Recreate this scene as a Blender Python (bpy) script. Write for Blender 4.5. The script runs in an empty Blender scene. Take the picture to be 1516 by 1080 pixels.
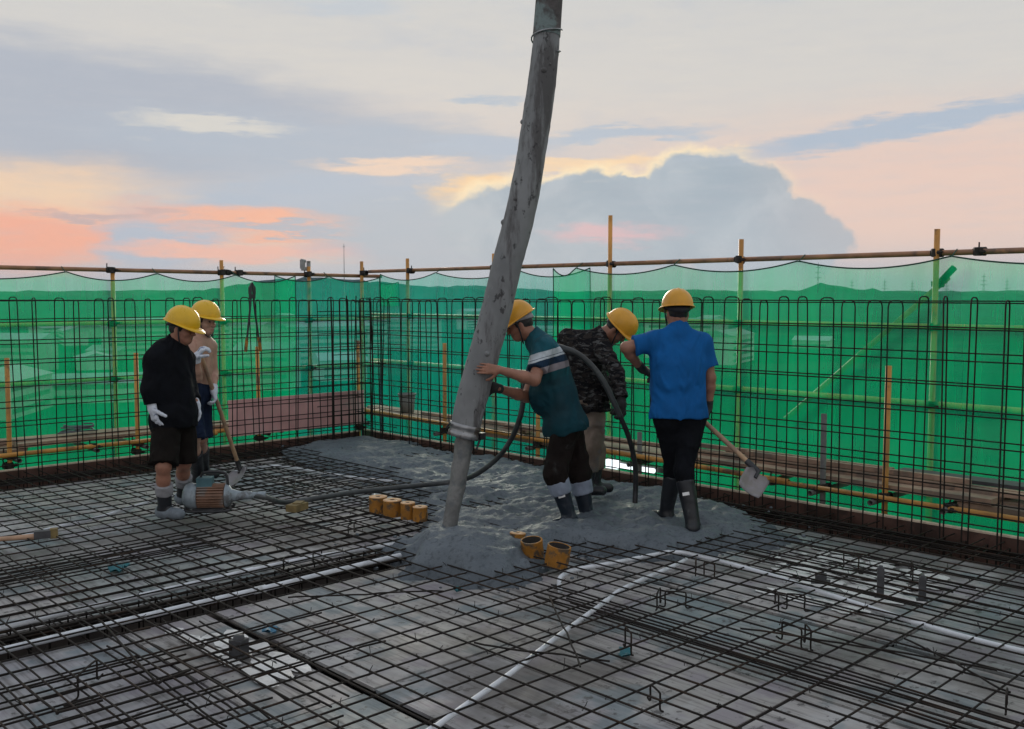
import bpy, bmesh, math, random
import numpy as np
from mathutils import Vector, Matrix

random.seed(7)
RNG = np.random.RandomState(11)
S = bpy.context.scene
C = S.collection

# ------------------------------------------------------------------ camera, sky, sun, exposure
FOC = 1440.0 / 1516.0            # focal length over picture width
YAW = math.radians(46.2)
PITCH = math.radians(-3.854)
EYE = np.array([-7.2, -10.232, 1.70])
FWD = np.array([math.cos(YAW) * math.cos(PITCH), math.sin(YAW) * math.cos(PITCH), math.sin(PITCH)])
RGT = np.array([math.sin(YAW), -math.cos(YAW), 0.0])
UPV = np.cross(RGT, FWD)
AWAY = np.array([math.cos(YAW), math.sin(YAW), 0.0])
ZUP = np.array([0.0, 0.0, 1.0])

cam_data = bpy.data.cameras.new('camera')
cam = bpy.data.objects.new('camera', cam_data)
C.objects.link(cam)
cam_data.sensor_width = 36.0
cam_data.sensor_fit = 'HORIZONTAL'
cam_data.lens = 36.0 * FOC
cam_data.clip_start = 0.05
cam_data.clip_end = 30000
cam.matrix_world = Matrix(((RGT[0], UPV[0], -FWD[0], EYE[0]), (RGT[1], UPV[1], -FWD[1], EYE[1]),
                           (RGT[2], UPV[2], -FWD[2], EYE[2]), (0, 0, 0, 1)))
S.camera = cam

SUN_EL = math.radians(9.0)
SUN_AZ = YAW + math.radians(4.0)          # the sun has gone behind the cloud bank straight ahead
S.view_settings.view_transform = 'Standard'
S.view_settings.look = 'None'
S.view_settings.gamma = 1.0
S.view_settings.exposure = 0.0
S.view_settings.use_curve_mapping = False
S.cycles.use_denoising = True
S.cycles.max_bounces = 8
S.cycles.transparent_max_bounces = 24
S.cycles.sample_clamp_indirect = 6.0


def lin(r, g, b):
    f = lambda c: (c / 255.0) / 12.92 if c / 255.0 <= 0.04045 else ((c / 255.0 + 0.055) / 1.055) ** 2.4
    return (f(r), f(g), f(b), 1.0)


class Nodes:
    """small wrapper that makes node graphs readable"""
    def __init__(self, tree):
        self.t = tree
        self.n = tree.nodes
        self.l = tree.links

    def new(self, kind, **kw):
        nd = self.n.new(kind)
        for k, v in kw.items():
            setattr(nd, k, v)
        return nd

    def put(self, sock, v):
        if hasattr(v, 'is_output'):
            self.l.new(v, sock)
        else:
            sock.default_value = v

    def m(self, op, a, b=0.0, c=0.0, clamp=False):
        nd = self.new('ShaderNodeMath', operation=op, use_clamp=clamp)
        self.put(nd.inputs[0], a)
        self.put(nd.inputs[1], b)
        self.put(nd.inputs[2], c)
        return nd.outputs[0]

    def dot(self, a, v):
        nd = self.new('ShaderNodeVectorMath', operation='DOT_PRODUCT')
        self.put(nd.inputs[0], a)
        self.put(nd.inputs[1], v)
        return nd.outputs['Value']

    def vmul(self, a, v):
        nd = self.new('ShaderNodeVectorMath', operation='MULTIPLY')
        self.put(nd.inputs[0], a)
        self.put(nd.inputs[1], v)
        return nd.outputs[0]

    def vadd(self, a, v):
        nd = self.new('ShaderNodeVectorMath', operation='ADD')
        self.put(nd.inputs[0], a)
        self.put(nd.inputs[1], v)
        return nd.outputs[0]

    def mix(self, fac, a, b, blend='MIX'):
        nd = self.new('ShaderNodeMix', data_type='RGBA', blend_type=blend)
        self.put(nd.inputs['Factor'], fac)
        self.put(nd.inputs[6], a)
        self.put(nd.inputs[7], b)
        return nd.outputs[2]

    def noise(self, vec, scale, detail=4.0, rough=0.55, dist=0.0):
        nd = self.new('ShaderNodeTexNoise')
        if vec is not None:
            self.put(nd.inputs['Vector'], vec)
        nd.inputs['Scale'].default_value = scale
        nd.inputs['Detail'].default_value = detail
        nd.inputs['Roughness'].default_value = rough
        nd.inputs['Distortion'].default_value = dist
        return nd

    def smooth(self, v, a, b, to0=0.0, to1=1.0):
        nd = self.new('ShaderNodeMapRange', interpolation_type='SMOOTHSTEP')
        self.put(nd.inputs['Value'], v)
        self.put(nd.inputs['From Min'], a)
        self.put(nd.inputs['From Max'], b)
        self.put(nd.inputs['To Min'], to0)
        self.put(nd.inputs['To Max'], to1)
        return nd.outputs[0]

    def ramp(self, v, stops, mode='LINEAR'):
        nd = self.new('ShaderNodeValToRGB')
        nd.color_ramp.interpolation = mode
        el = nd.color_ramp.elements
        while len(el) > 1:
            el.remove(el[-1])
        el[0].position, el[0].color = stops[0]
        for p, c in stops[1:]:
            e = el.new(p)
            e.color = c
        self.put(nd.inputs[0], v)
        return nd.outputs[0]


world = bpy.data.worlds.new('World')
S.world = world
world.use_nodes = True
W = Nodes(world.node_tree)
W.n.clear()
w_out = W.new('ShaderNodeOutputWorld')
w_bg = W.new('ShaderNodeBackground')
W.l.new(w_bg.outputs[0], w_out.inputs[0])
w_bg.inputs['Strength'].default_value = 0.1
nish = W.new('ShaderNodeTexSky', sky_type='NISHITA')
nish.sun_disc = False
nish.sun_elevation = SUN_EL
nish.sun_rotation = math.pi / 2 - SUN_AZ
nish.air_density = 1.0
nish.dust_density = 1.5
w_dir = W.new('ShaderNodeTexCoord').outputs['Generated']
w_f = W.dot(w_dir, (math.cos(YAW), math.sin(YAW), 0))
w_r = W.dot(w_dir, (math.sin(YAW), -math.cos(YAW), 0))
w_z = W.dot(w_dir, (0, 0, 1))
AZ = W.m('MULTIPLY', W.m('ARCTAN2', w_r, w_f), 57.2958)
EL = W.m('MULTIPLY', W.m('ARCSINE', w_z), 57.2958)
flat_dir = W.vmul(w_dir, (1.0, 1.0, 3.2))
n_big = W.noise(flat_dir, 5.0, 6.0, 0.6)
n_fine = W.noise(flat_dir, 20.0, 5.0, 0.62)
n_puff = W.noise(W.vmul(w_dir, (1, 1, 1.15)), 24.0, 4.0, 0.55)


def centred(nd, k):
    sep = W.new('ShaderNodeSeparateColor')
    W.l.new(nd.outputs['Color'], sep.inputs[0])
    return (W.m('MULTIPLY', W.m('SUBTRACT', sep.outputs[0], 0.5), k), W.m('MULTIPLY', W.m('SUBTRACT', sep.outputs[1], 0.5), k))


bx_, by_ = centred(n_big, 8.0)
fx_, fy_ = centred(n_fine, 3.0)
px_, py_ = centred(n_puff, 2.6)
n_strand = W.noise(W.vmul(w_dir, (1.0, 1.0, 9.0)), 9.0, 7.0, 0.66)
sx_, sy_ = centred(n_strand, 5.0)
AZs, ELs = W.m('ADD', W.m('ADD', AZ, bx_), fx_), W.m('ADD', W.m('ADD', EL, W.m('MULTIPLY', by_, 0.22)), W.m('ADD', W.m('MULTIPLY', fy_, 0.3), W.m('MULTIPLY', sy_, 0.4)))
AZp, ELp = W.m('ADD', AZ, px_), W.m('ADD', EL, W.m('MULTIPLY', py_, 0.8))


def cloud(az, el, ra, re, soft=0.3, tilt=0.0, puffy=False, gain=1.0, bare=False):
    """soft elliptical bank of cloud: centre and half sizes in degrees of heading (right of north-east) and height"""
    A, E = (AZp, ELp) if puffy else (AZs, ELs)
    x = W.m('SUBTRACT', A, az)
    y = W.m('SUBTRACT', E, el)
    if tilt:
        y = W.m('SUBTRACT', y, W.m('MULTIPLY', x, tilt))
    x = W.m('DIVIDE', x, ra)
    y = W.m('DIVIDE', y, re)
    q = W.m('SQRT', W.m('ADD', W.m('MULTIPLY', x, x), W.m('MULTIPLY', y, y)))
    if bare:
        return q
    return W.smooth(q, 1.0 - soft, 1.0 + soft, gain, 0.0)


stops = [(0.0, (176, 188, 201)), (1.8, (190, 194, 203)), (4.0, (218, 203, 197)), (8.0, (222, 209, 201)), (12.0, (215, 211, 206)),
         (18.0, (209, 209, 207)), (32.0, (202, 206, 211)), (90.0, (182, 193, 208))]
sky = W.ramp(W.m('DIVIDE', EL, 90.0, clamp=True), [(e / 90.0, lin(*c)) for e, c in stops])
# wisps that run all round the sky
wisp = W.smooth(n_big.outputs['Fac'], 0.5, 0.72, 0.0, 0.45)
sky = W.mix(wisp, sky, lin(184, 193, 206))


def layer(mask, rgb):
    global sky
    sky = W.mix(mask, sky, lin(*rgb))


layer(cloud(-23, 5.6, 20, 3.4, 0.55), (240, 210, 182))
layer(cloud(-28, 3.2, 11, 1.7, 0.5), (246, 180, 156))
layer(cloud(23, 5.6, 14, 3.6, 0.75), (234, 206, 193))
layer(cloud(-23, 9.9, 18, 3.2, 0.34, -0.07), (180, 186, 197))
layer(cloud(-11, 8.7, 12, 1.5, 0.5, -0.02), (181, 190, 202))
layer(cloud(-1.5, 8.7, 4.0, 0.55, 0.4), (184, 194, 207))
layer(cloud(-16.5, 9.7, 3.4, 0.36, 0.5, -0.03), (216, 213, 207))
layer(cloud(-9.0, 5.3, 12, 2.1, 0.34), (183, 193, 206))
layer(cloud(-19.5, 3.2, 3.4, 1.8, 0.35), (184, 192, 205))
layer(cloud(-13.5, 4.0, 7.5, 0.85, 0.5, -0.09), (245, 186, 160))
layer(cloud(-12.5, 3.75, 6.0, 0.2, 0.6, -0.04), (188, 188, 196))
layer(cloud(-15.5, 2.6, 6.5, 0.4, 0.6, -0.03), (242, 190, 172))
layer(cloud(-23.0, 4.6, 3.2, 0.16, 0.6, -0.03), (206, 180, 176))
layer(cloud(-6.0, 2.85, 5.4, 0.5, 0.5), (238, 178, 172))
layer(cloud(-1.6, 6.3, 2.6, 0.85, 0.45, 0.05), (251, 214, 168))
layer(cloud(-7.0, 7.7, 4.0, 0.4, 0.6), (238, 212, 192))
layer(cloud(5.2, 7.6, 4.4, 0.42, 0.5), (248, 217, 180))
layer(cloud(12.2, 8.3, 1.5, 0.45, 0.5, 0, True), (255, 228, 190))
layer(cloud(-3.5, 3.6, 8.0, 2.5, 0.4), (182, 191, 201))
cumulus = None
for e in ((4.5, 4.2, 8.5, 3.0), (11.2, 5.1, 4.6, 3.2), (14.5, 3.3, 4.6, 2.7), (8.0, 5.6, 3.5, 1.7)):
    mk = cloud(*e, 0.13, 0.0, True, 1.0, True)
    cumulus = mk if cumulus is None else W.m('MINIMUM', cumulus, mk)
rim = W.m('MULTIPLY', W.smooth(cumulus, 1.0, 1.2, 0.95, 0.0), W.smooth(AZ, 9.0, 16.0, 1.0, 0.25))
sky = W.mix(W.m('MULTIPLY', rim, W.smooth(EL, 4.5, 6.5)), sky, lin(255, 234, 196))
cumulus = W.smooth(cumulus, 0.93, 1.06, 1.0, 0.0)
cum_tone = W.mix(W.smooth(EL, 0.5, 7.5), lin(177, 189, 199), lin(168, 181, 192))
puff2 = W.noise(W.vmul(w_dir, (1, 1, 1.5)), 13.0, 5.0, 0.6, 0.6)
cum_tone = W.mix(W.smooth(puff2.outputs['Fac'], 0.42, 0.66, 0.0, 0.55), cum_tone, lin(192, 200, 207))
cum_tone = W.mix(W.smooth(puff2.outputs['Fac'], 0.3, 0.44, 0.4, 0.0), cum_tone, lin(163, 175, 188))
cumulus = W.m('MULTIPLY', cumulus, W.smooth(AZ, 12.0, 19.0, 1.0, 0.8))
sky = W.mix(cumulus, sky, cum_tone)
layer(cloud(5.9, 3.65, 2.6, 0.5, 0.6, 0, False, 0.75), (231, 188, 190))
layer(cloud(22.0, 9.3, 10.0, 0.62, 0.45, 0.12), (180, 192, 207))
layer(cloud(6.5, 9.3, 5.2, 0.4, 0.45, 0.02), (186, 196, 208))
layer(cloud(-1.7, 11.4, 2.4, 0.32, 0.5), (186, 196, 207))
layer(cloud(-8.7, 16.0, 2.6, 0.55, 0.6), (198, 204, 210))
streak = W.noise(W.vmul(w_dir, (1.0, 1.0, 7.0)), 16.0, 6.0, 0.68)
sky = W.mix(W.smooth(streak.outputs['Fac'], 0.4, 0.75, 0.0, 0.22), sky, lin(196, 198, 204))
sky = W.mix(W.smooth(streak.outputs['Fac'], 0.25, 0.42, 0.16, 0.0), sky, lin(236, 226, 214))
low = W.smooth(EL, -0.5, 3.0, 0.75, 0.0)
sky = W.mix(low, sky, lin(180, 191, 203))
below = W.smooth(EL, -4.0, -0.4, 1.0, 0.0)
sky = W.mix(below, sky, lin(120, 132, 138))
sky10 = W.new('ShaderNodeVectorMath', operation='SCALE')
W.l.new(sky, sky10.inputs[0])
sky10.inputs['Scale'].default_value = 10.0
W.l.new(W.mix(0.008, sky10.outputs[0], nish.outputs[0]), w_bg.inputs['Color'])

sun_data = bpy.data.lights.new('sun', 'SUN')
sun_data.energy = 1.5
sun_data.angle = math.radians(14.0)
sun_data.color = (1.0, 0.86, 0.72)
sun = bpy.data.objects.new('sun', sun_data)
C.objects.link(sun)
sun.rotation_euler = Vector((-math.cos(SUN_AZ) * math.cos(SUN_EL), -math.sin(SUN_AZ) * math.cos(SUN_EL), -math.sin(SUN_EL))).to_track_quat('-Z', 'Y').to_euler()

# ------------------------------------------------------------------ helpers: objects


def spot(px, py, depth):
    """a place seen at (px, py) of the 1516 x 1080 survey picture, that many metres along the view"""
    return EYE + (FWD + RGT * ((px - 758.0) / 1440.0) + UPV * ((540.0 - py) / 1440.0)) * depth


def on_level(px, py, z=0.0):
    d = FWD + RGT * ((px - 758.0) / 1440.0) + UPV * ((540.0 - py) / 1440.0)
    return EYE + d * ((z - EYE[2]) / d[2])


def on_plane(px, py, axis, val):
    d = FWD + RGT * ((px - 758.0) / 1440.0) + UPV * ((540.0 - py) / 1440.0)
    return EYE + d * ((val - EYE[axis]) / d[axis])


def tag(o, label=None, cat=None, group=None, kind=None):
    if label:
        o['label'] = label
    if cat:
        o['category'] = cat
    if group:
        o['group'] = group
    if kind:
        o['kind'] = kind
    return o


def empty(name, loc=(0, 0, 0), rz=0.0):
    o = bpy.data.objects.new(name, None)
    o.empty_display_size = 0.1
    o.location = Vector(loc)
    o.rotation_euler = (0, 0, rz)
    C.objects.link(o)
    return o


def link(name, me, parent=None, loc=None, rot=None):
    o = bpy.data.objects.new(name, me)
    C.objects.link(o)
    if parent is not None:
        o.parent = parent
    if loc is not None:
        o.location = Vector(loc)
    if rot is not None:
        o.rotation_euler = rot
    return o


def nrm(v):
    v = np.asarray(v, float)
    return v / (np.linalg.norm(v) + 1e-12)


def spline(pts, n):
    """Catmull-Rom through pts"""
    P = np.asarray(pts, float)
    P = np.vstack([2 * P[0] - P[1], P, 2 * P[-1] - P[-2]])
    out = []
    for i in range(1, len(P) - 2):
        for t in np.linspace(0, 1, n, endpoint=False):
            a, b, c, d = P[i - 1], P[i], P[i + 1], P[i + 2]
            out.append(0.5 * ((2 * b) + (c - a) * t + (2 * a - 5 * b + 4 * c - d) * t * t + (3 * b - a - 3 * c + d) * t ** 3))
    out.append(P[-2])
    return np.array(out)


class MB:
    """collects shapes and links them as one mesh"""
    def __init__(self):
        self.v = []
        self.f = []
        self.smooth = []

    def add(self, verts, faces, smooth=False):
        k = len(self.v)
        self.v.extend([tuple(map(float, q)) for q in verts])
        self.f.extend([tuple(i + k for i in q) for q in faces])
        self.smooth.extend([smooth] * len(faces))
        return self

    def box(self, c, size, rz=0.0, axes=None):
        c = np.asarray(c, float)
        s = np.asarray(size, float) / 2
        if axes is None:
            axes = np.array([[math.cos(rz), math.sin(rz), 0], [-math.sin(rz), math.cos(rz), 0], [0, 0, 1]])
        vs = [c + axes[0] * s[0] * i + axes[1] * s[1] * j + axes[2] * s[2] * k for k in (-1, 1) for j in (-1, 1) for i in (-1, 1)]
        return self.add(vs, [(0, 2, 3, 1), (4, 5, 7, 6), (0, 1, 5, 4), (2, 6, 7, 3), (0, 4, 6, 2), (1, 3, 7, 5)])

    def tube(self, path, r, n=8, caps=True, smooth=True, squash=None):
        P = np.asarray(path, float)
        R = np.full(len(P), float(r)) if np.isscalar(r) else np.asarray(r, float)
        T = np.gradient(P, axis=0)
        T /= np.linalg.norm(T, axis=1)[:, None] + 1e-12
        ref = np.array([0, 0, 1.0]) if abs(T[0][2]) < 0.9 else np.array([1.0, 0, 0])
        u = nrm(np.cross(T[0], ref))
        vs = []
        for i in range(len(P)):
            u = nrm(u - T[i] * np.dot(u, T[i]))
            w = np.cross(T[i], u)
            for k in range(n):
                a = 2 * math.pi * k / n
                vs.append(P[i] + R[i] * (u * math.cos(a) + w * math.sin(a)))
        fs = []
        for i in range(len(P) - 1):
            for k in range(n):
                k2 = (k + 1) % n
                fs.append((i * n + k, i * n + k2, (i + 1) * n + k2, (i + 1) * n + k))
        self.add(vs, fs, smooth)
        if caps:
            self.add(vs[:n], [tuple(range(n))[::-1]])
            self.add(vs[-n:], [tuple(range(n))])
        return self

    def lathe(self, centre, axis, prof, n=20, smooth=True):
        """prof: list of (radius, distance along axis)"""
        a = nrm(axis)
        ref = np.array([0, 0, 1.0]) if abs(a[2]) < 0.9 else np.array([1.0, 0, 0])
        u = nrm(np.cross(a, ref))
        w = np.cross(a, u)
        vs = []
        for r, h in prof:
            for k in range(n):
                t = 2 * math.pi * k / n
                vs.append(np.asarray(centre, float) + a * h + r * (u * math.cos(t) + w * math.sin(t)))
        fs = []
        for i in range(len(prof) - 1):
            for k in range(n):
                k2 = (k + 1) % n
                fs.append((i * n + k, i * n + k2, (i + 1) * n + k2, (i + 1) * n + k))
        return self.add(vs, fs, smooth)

    def mesh(self, name, mat):
        me = bpy.data.meshes.new(name)
        me.from_pydata(self.v, [], self.f)
        me.polygons.foreach_set('use_smooth', self.smooth)
        if mat:
            me.materials.append(mat)
        me.update()
        return me

    def build(self, name, mat, parent=None, loc=None, rot=None):
        return link(name, self.mesh(name, mat), parent, loc, rot)


# ------------------------------------------------------------------ helpers: materials


def fold_bump(N, tc, bp, amount):
    """creases of worn cloth: long wandering ridges under the weave"""
    nf = N.noise(N.vmul(tc, (1, 1, .55)), 4.2, 2.0, .5, .9)
    ridge_ = N.m('ABSOLUTE', N.m('SUBTRACT', nf.outputs['Fac'], .5))
    b2 = N.new('ShaderNodeBump')
    b2.inputs['Strength'].default_value = .42 * amount
    b2.inputs['Distance'].default_value = .05
    N.l.new(N.smooth(ridge_, 0.0, .22), b2.inputs['Height'])
    N.l.new(b2.outputs[0], bp.inputs['Normal'])


def material(name, rgb, rough=0.6, metal=0.0, var=0.25, vscale=6.0, bump=0.15, bscale=60.0, bdist=0.004, rgb2=None, patch=None, patch_scale=3.0,
             patch_lo=0.5, patch_hi=0.62, spec=0.5, rand=0.0, fold=0.0):
    """weathered surface: base colour with soft mottling, optional second colour in patches, fine relief"""
    m = bpy.data.materials.new(name)
    m.use_nodes = True
    N = Nodes(m.node_tree)
    b = N.n['Principled BSDF']
    tc = N.new('ShaderNodeTexCoord').outputs['Object']
    n1 = N.noise(tc, vscale, 5.0, 0.6)
    col = N.mix(N.smooth(n1.outputs['Fac'], 0.3, 0.7), tuple(c * (1 - var) for c in rgb[:3]) + (1,), tuple(min(1, c * (1 + var)) for c in rgb[:3]) + (1,))
    if rgb2 is not None:
        n2 = N.noise(tc, patch_scale, 7.0, 0.65, 0.4)
        col = N.mix(N.smooth(n2.outputs['Fac'], patch_lo, patch_hi), col, tuple(rgb2[:3]) + (1,))
    if rand:
        inf = N.new('ShaderNodeObjectInfo')
        hs = N.new('ShaderNodeHueSaturation')
        N.put(hs.inputs['Value'], N.m('ADD', N.m('MULTIPLY', inf.outputs['Random'], 2 * rand), 1 - rand))
        N.l.new(col, hs.inputs['Color'])
        col = hs.outputs[0]
    N.l.new(col, b.inputs['Base Color'])
    N.put(b.inputs['Roughness'], N.smooth(n1.outputs['Fac'], 0.25, 0.75, max(0.05, rough - 0.1), min(1, rough + 0.1)))
    b.inputs['Metallic'].default_value = metal
    b.inputs['Specular IOR Level'].default_value = spec
    if bump:
        nb = N.noise(tc, bscale, 4.0, 0.6)
        bp = N.new('ShaderNodeBump')
        bp.inputs['Strength'].default_value = bump
        bp.inputs['Distance'].default_value = bdist
        N.l.new(nb.outputs['Fac'], bp.inputs['Height'])
        if fold:
            fold_bump(N, tc, bp, fold)
        N.l.new(bp.outputs[0], b.inputs['Normal'])
    return m


M = {}
M['rebar'] = material('rusty_steel_bar', (0.02, 0.016, 0.014), 0.75, 0.0, 0.35, 9, 0.3, 150, rgb2=(0.05, 0.03, 0.02), patch_scale=1.6, patch_lo=0.52, patch_hi=0.72, spec=.2)
M['wire'] = material('tie_wire_steel', (0.03, 0.027, 0.025), 0.55, 0.4)
M['orange_tube'] = material('orange_painted_tube', (0.58, 0.27, 0.06), 0.5, 0.0, 0.25, 5, 0.2, 90, rgb2=(0.17, 0.085, 0.045), patch_scale=4.0, patch_lo=0.54, patch_hi=0.66, rand=0.15)
M['brown_tube'] = material('faded_painted_tube', (0.36, 0.175, 0.095), 0.55, 0.0, 0.25, 5, 0.2, 90, rgb2=(0.15, 0.085, 0.06), patch_scale=4.0, patch_lo=0.52, patch_hi=0.66, rand=0.12)
M['grey_post'] = material('cement_grey_post', (0.16, 0.155, 0.15), 0.85, 0.0, 0.2)
M['coupler'] = material('cast_iron_coupler', (0.035, 0.03, 0.028), 0.6, 0.4, 0.3, 20)
M['plank'] = material('weathered_plank', (0.33, 0.22, 0.16), 0.8, 0.0, 0.3, 3, 0.4, 40, rgb2=(0.2, 0.15, 0.12), patch_scale=2.0, rand=0.25)
M['edge'] = material('red_film_board', (0.1, 0.05, 0.038), 0.55, 0.0, 0.35, 4, 0.2, 40, rgb2=(0.05, 0.028, 0.022), patch_scale=3)
M['edge_top'] = material('raw_board_edge', (0.68, 0.55, 0.42), 0.85, 0.0, 0.25, 6)
M['red_panel'] = material('red_plywood_panel', (0.78, 0.43, 0.42), 0.8, 0.0, 0.15, 2, 0.2, 30, rgb2=(0.6, 0.52, 0.51), patch_scale=1.6, patch_lo=0.5, patch_hi=0.75)
M['conduit'] = material('white_plastic_conduit', (0.66, 0.68, 0.72), 0.4, 0.0, 0.1, 4, 0.05, 50, rgb2=(0.42, 0.42, 0.42), patch_scale=5, patch_lo=0.58, patch_hi=0.75)
M['hose'] = material('cement_caked_rubber_hose', (0.2, 0.205, 0.21), 0.8, 0.0, 0.35, 3.5, 0.7, 45, 0.012, rgb2=(0.055, 0.05, 0.05), patch_scale=4.2, patch_lo=0.48, patch_hi=0.66)
M['hose_dark'] = material('dark_taped_rubber', (0.05, 0.05, 0.056), 0.7, 0.0, 0.3, 8, 0.6, 45, .012, rgb2=(.19,.195,.2), patch_scale=6, patch_lo=.5, patch_hi=.66)
M['steel'] = material('worn_grey_steel', (0.36, 0.36, 0.37), 0.45, 0.6, 0.3, 8, 0.3, 60, rgb2=(0.16, 0.13, 0.11), patch_scale=6)
M['dark_steel'] = material('dark_steel', (0.05, 0.05, 0.055), 0.5, 0.5, 0.3, 8)
M['black_rubber'] = material('black_rubber_cable', (0.045, 0.05, 0.052), 0.55, 0.0, 0.3, 6, 0.2, 40, rgb2=(0.13, 0.135, 0.135), patch_scale=4, patch_lo=0.52, patch_hi=0.7)
M['wood'] = material('shovel_handle_wood', (0.42, 0.27, 0.16), 0.6, 0.0, 0.25, 8, 0.3, 60, rgb2=(0.3, 0.2, 0.14), patch_scale=4)
M['blade'] = material('cement_splashed_blade', (0.25, 0.235, 0.25), 0.6, 0.1, 0.2, 8, 0.4, 40, rgb2=(0.24, 0.22, 0.21), patch_scale=5)
M['yellow_tube'] = material('ochre_paper_tube', (0.38, 0.165, 0.026), 0.6, 0.0, 0.3, 8, 0.25, 60, rgb2=(0.1, 0.07, 0.045), patch_scale=15, patch_lo=0.47, patch_hi=0.62, spec=.3)
M['tube_lip'] = material('pale_tube_end', (0.62, 0.36, 0.18), 0.7, 0.0, 0.2, 12)
M['tube_inside'] = material('dark_tube_inside', (0.035, 0.03, 0.027), 0.9)
M['ochre_block'] = material('ochre_foam_block', (0.2, 0.145, 0.06), 0.85, 0.0, 0.3, 14, 0.5, 40)
M['pale_wood'] = material('peeled_wood_handle', (0.42, 0.26, 0.17), 0.6, 0.0, 0.2, 10)
M['motor_orange'] = material('orange_motor_paint', (0.27, 0.155, 0.105), 0.6, 0.0, 0.25, 10, 0.2, 60, rgb2=(0.25, 0.22, 0.2), patch_scale=8)
M['motor_grey'] = material('blue_grey_motor_cover', (0.28, 0.33, 0.37), 0.5, 0.1, 0.2, 9, 0.2, 50, rgb2=(0.15, 0.16, 0.17), patch_scale=8)
M['motor_teal'] = material('teal_switch_box', (0.07, 0.16, 0.19), 0.5, 0.0, 0.2, 10)
M['bucket'] = material('grey_bucket', (0.22, 0.22, 0.21), 0.7, 0.0, 0.2, 6)
M['stub'] = material('matte_dark_grey', (0.06, 0.06, 0.065), 0.7, 0.0, 0.3, 12)
M['hair'] = material('black_hair', (0.012, 0.011, 0.011), 0.5, 0.0, 0.2, 30, 0.5, 200)
M['skin'] = material('tanned_skin', (0.34, 0.16, 0.105), 0.5, 0.0, 0.14, 14, 0.12, 120, rgb2=(0.3, 0.125, 0.09), patch_scale=9, patch_lo=0.52, patch_hi=0.75)
M['skin_pale'] = material('pale_skin', (0.46, 0.27, 0.2), 0.5, 0.0, 0.14, 12, 0.12, 120, rgb2=(0.37, 0.17, 0.125), patch_scale=8, patch_lo=0.52, patch_hi=0.75)
M['helmet'] = material('yellow_helmet_plastic', (0.78, 0.46, 0.015), 0.33, 0.0, 0.08, 6, 0.05, 60, rgb2=(0.42, 0.25, 0.04), patch_scale=9, patch_lo=0.62, patch_hi=0.8)
M['helmet_orange'] = material('amber_helmet_plastic', (0.74, 0.36, 0.03), 0.35, 0.0, 0.1, 6, 0.05, 60, rgb2=(0.36, 0.2, 0.06), patch_scale=10, patch_lo=0.6, patch_hi=0.8)
M['strap'] = material('black_harness_strap', (0.02, 0.022, 0.028), 0.6)
M['grey_strap'] = material('grey_harness_band', (0.3, 0.3, 0.31), 0.6)
CL = dict(spec=.12, fold=1.0)
M['black_cloth'] = material('black_cotton', (0.007, 0.008, 0.011), 0.9, 0.0, 0.3, 10, 0.4, 90, **CL)
M['shorts_cloth'] = material('black_brown_cotton', (0.011, 0.009, 0.008), 0.9, 0.0, 0.35, 7, 0.4, 90, **CL)
M['brown_cloth'] = material('dark_brown_cotton', (0.016, 0.012, 0.011), 0.9, 0.0, 0.35, 7, 0.4, 90, rgb2=(.05, .05, .05), patch_scale=6, patch_lo=.6, patch_hi=.75, **CL)
M['navy_cloth'] = material('navy_cotton', (0.012, 0.02, 0.045), 0.85, 0.0, 0.3, 8, 0.4, 90, **CL)
M['blue_cloth'] = material('bright_blue_jersey', (0.01, 0.11, 0.34), 0.85, 0.0, 0.14, 5, 0.3, 120, **CL)
M['khaki_cloth'] = material('dusty_khaki_trousers', (0.2, 0.155, 0.125), 0.9, 0.0, 0.25, 6, 0.4, 80, rgb2=(0.15, 0.14, 0.135), patch_scale=5, **CL)
M['boot'] = material('black_rubber_boot', (0.012, 0.014, 0.019), 0.42, 0.0, 0.3, 8, 0.2, 50, rgb2=(0.09, 0.1, 0.105), patch_scale=7, patch_lo=0.56, patch_hi=0.74)
M['boot_navy'] = material('navy_rubber_boot', (0.007, 0.014, 0.026), 0.5, 0.0, 0.3, 8, 0.2, 50, rgb2=(0.09, 0.1, 0.11), patch_scale=7, patch_lo=0.57, patch_hi=0.74)
M['cuff_blue'] = material('blue_grey_boot_cuff', (0.24, 0.28, 0.36), 0.8, 0.0, 0.2, 9)
M['sock'] = material('dirty_white_sock', (0.27, 0.27, 0.29), 0.9, 0.0, 0.2, 14, 0.4, 120)
M['grey_shoe'] = material('cement_grey_shoe', (0.16, 0.19, 0.22), 0.75, 0.0, 0.3, 10)
M['glove'] = material('white_cotton_glove', (0.62, 0.66, 0.74), 0.85, 0.0, 0.15, 20, 0.4, 160, rgb2=(0.06, 0.09, 0.2), patch_scale=10, patch_lo=0.56, patch_hi=0.66)
M['glove_dark'] = material('dark_work_glove', (0.03, 0.03, 0.03), 0.85, 0.0, 0.2, 20, 0.4, 160)
M['label_white'] = material('white_boot_label', (0.7, 0.7, 0.7), 0.5)
M['lip'] = material('lip_skin', (0.28, 0.1, 0.08), 0.45)
M['eye'] = material('dark_eye', (0.03, 0.022, 0.02), 0.2)
M['soot'] = material('grey_cable', (0.13, 0.135, 0.16), 0.6)


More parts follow.
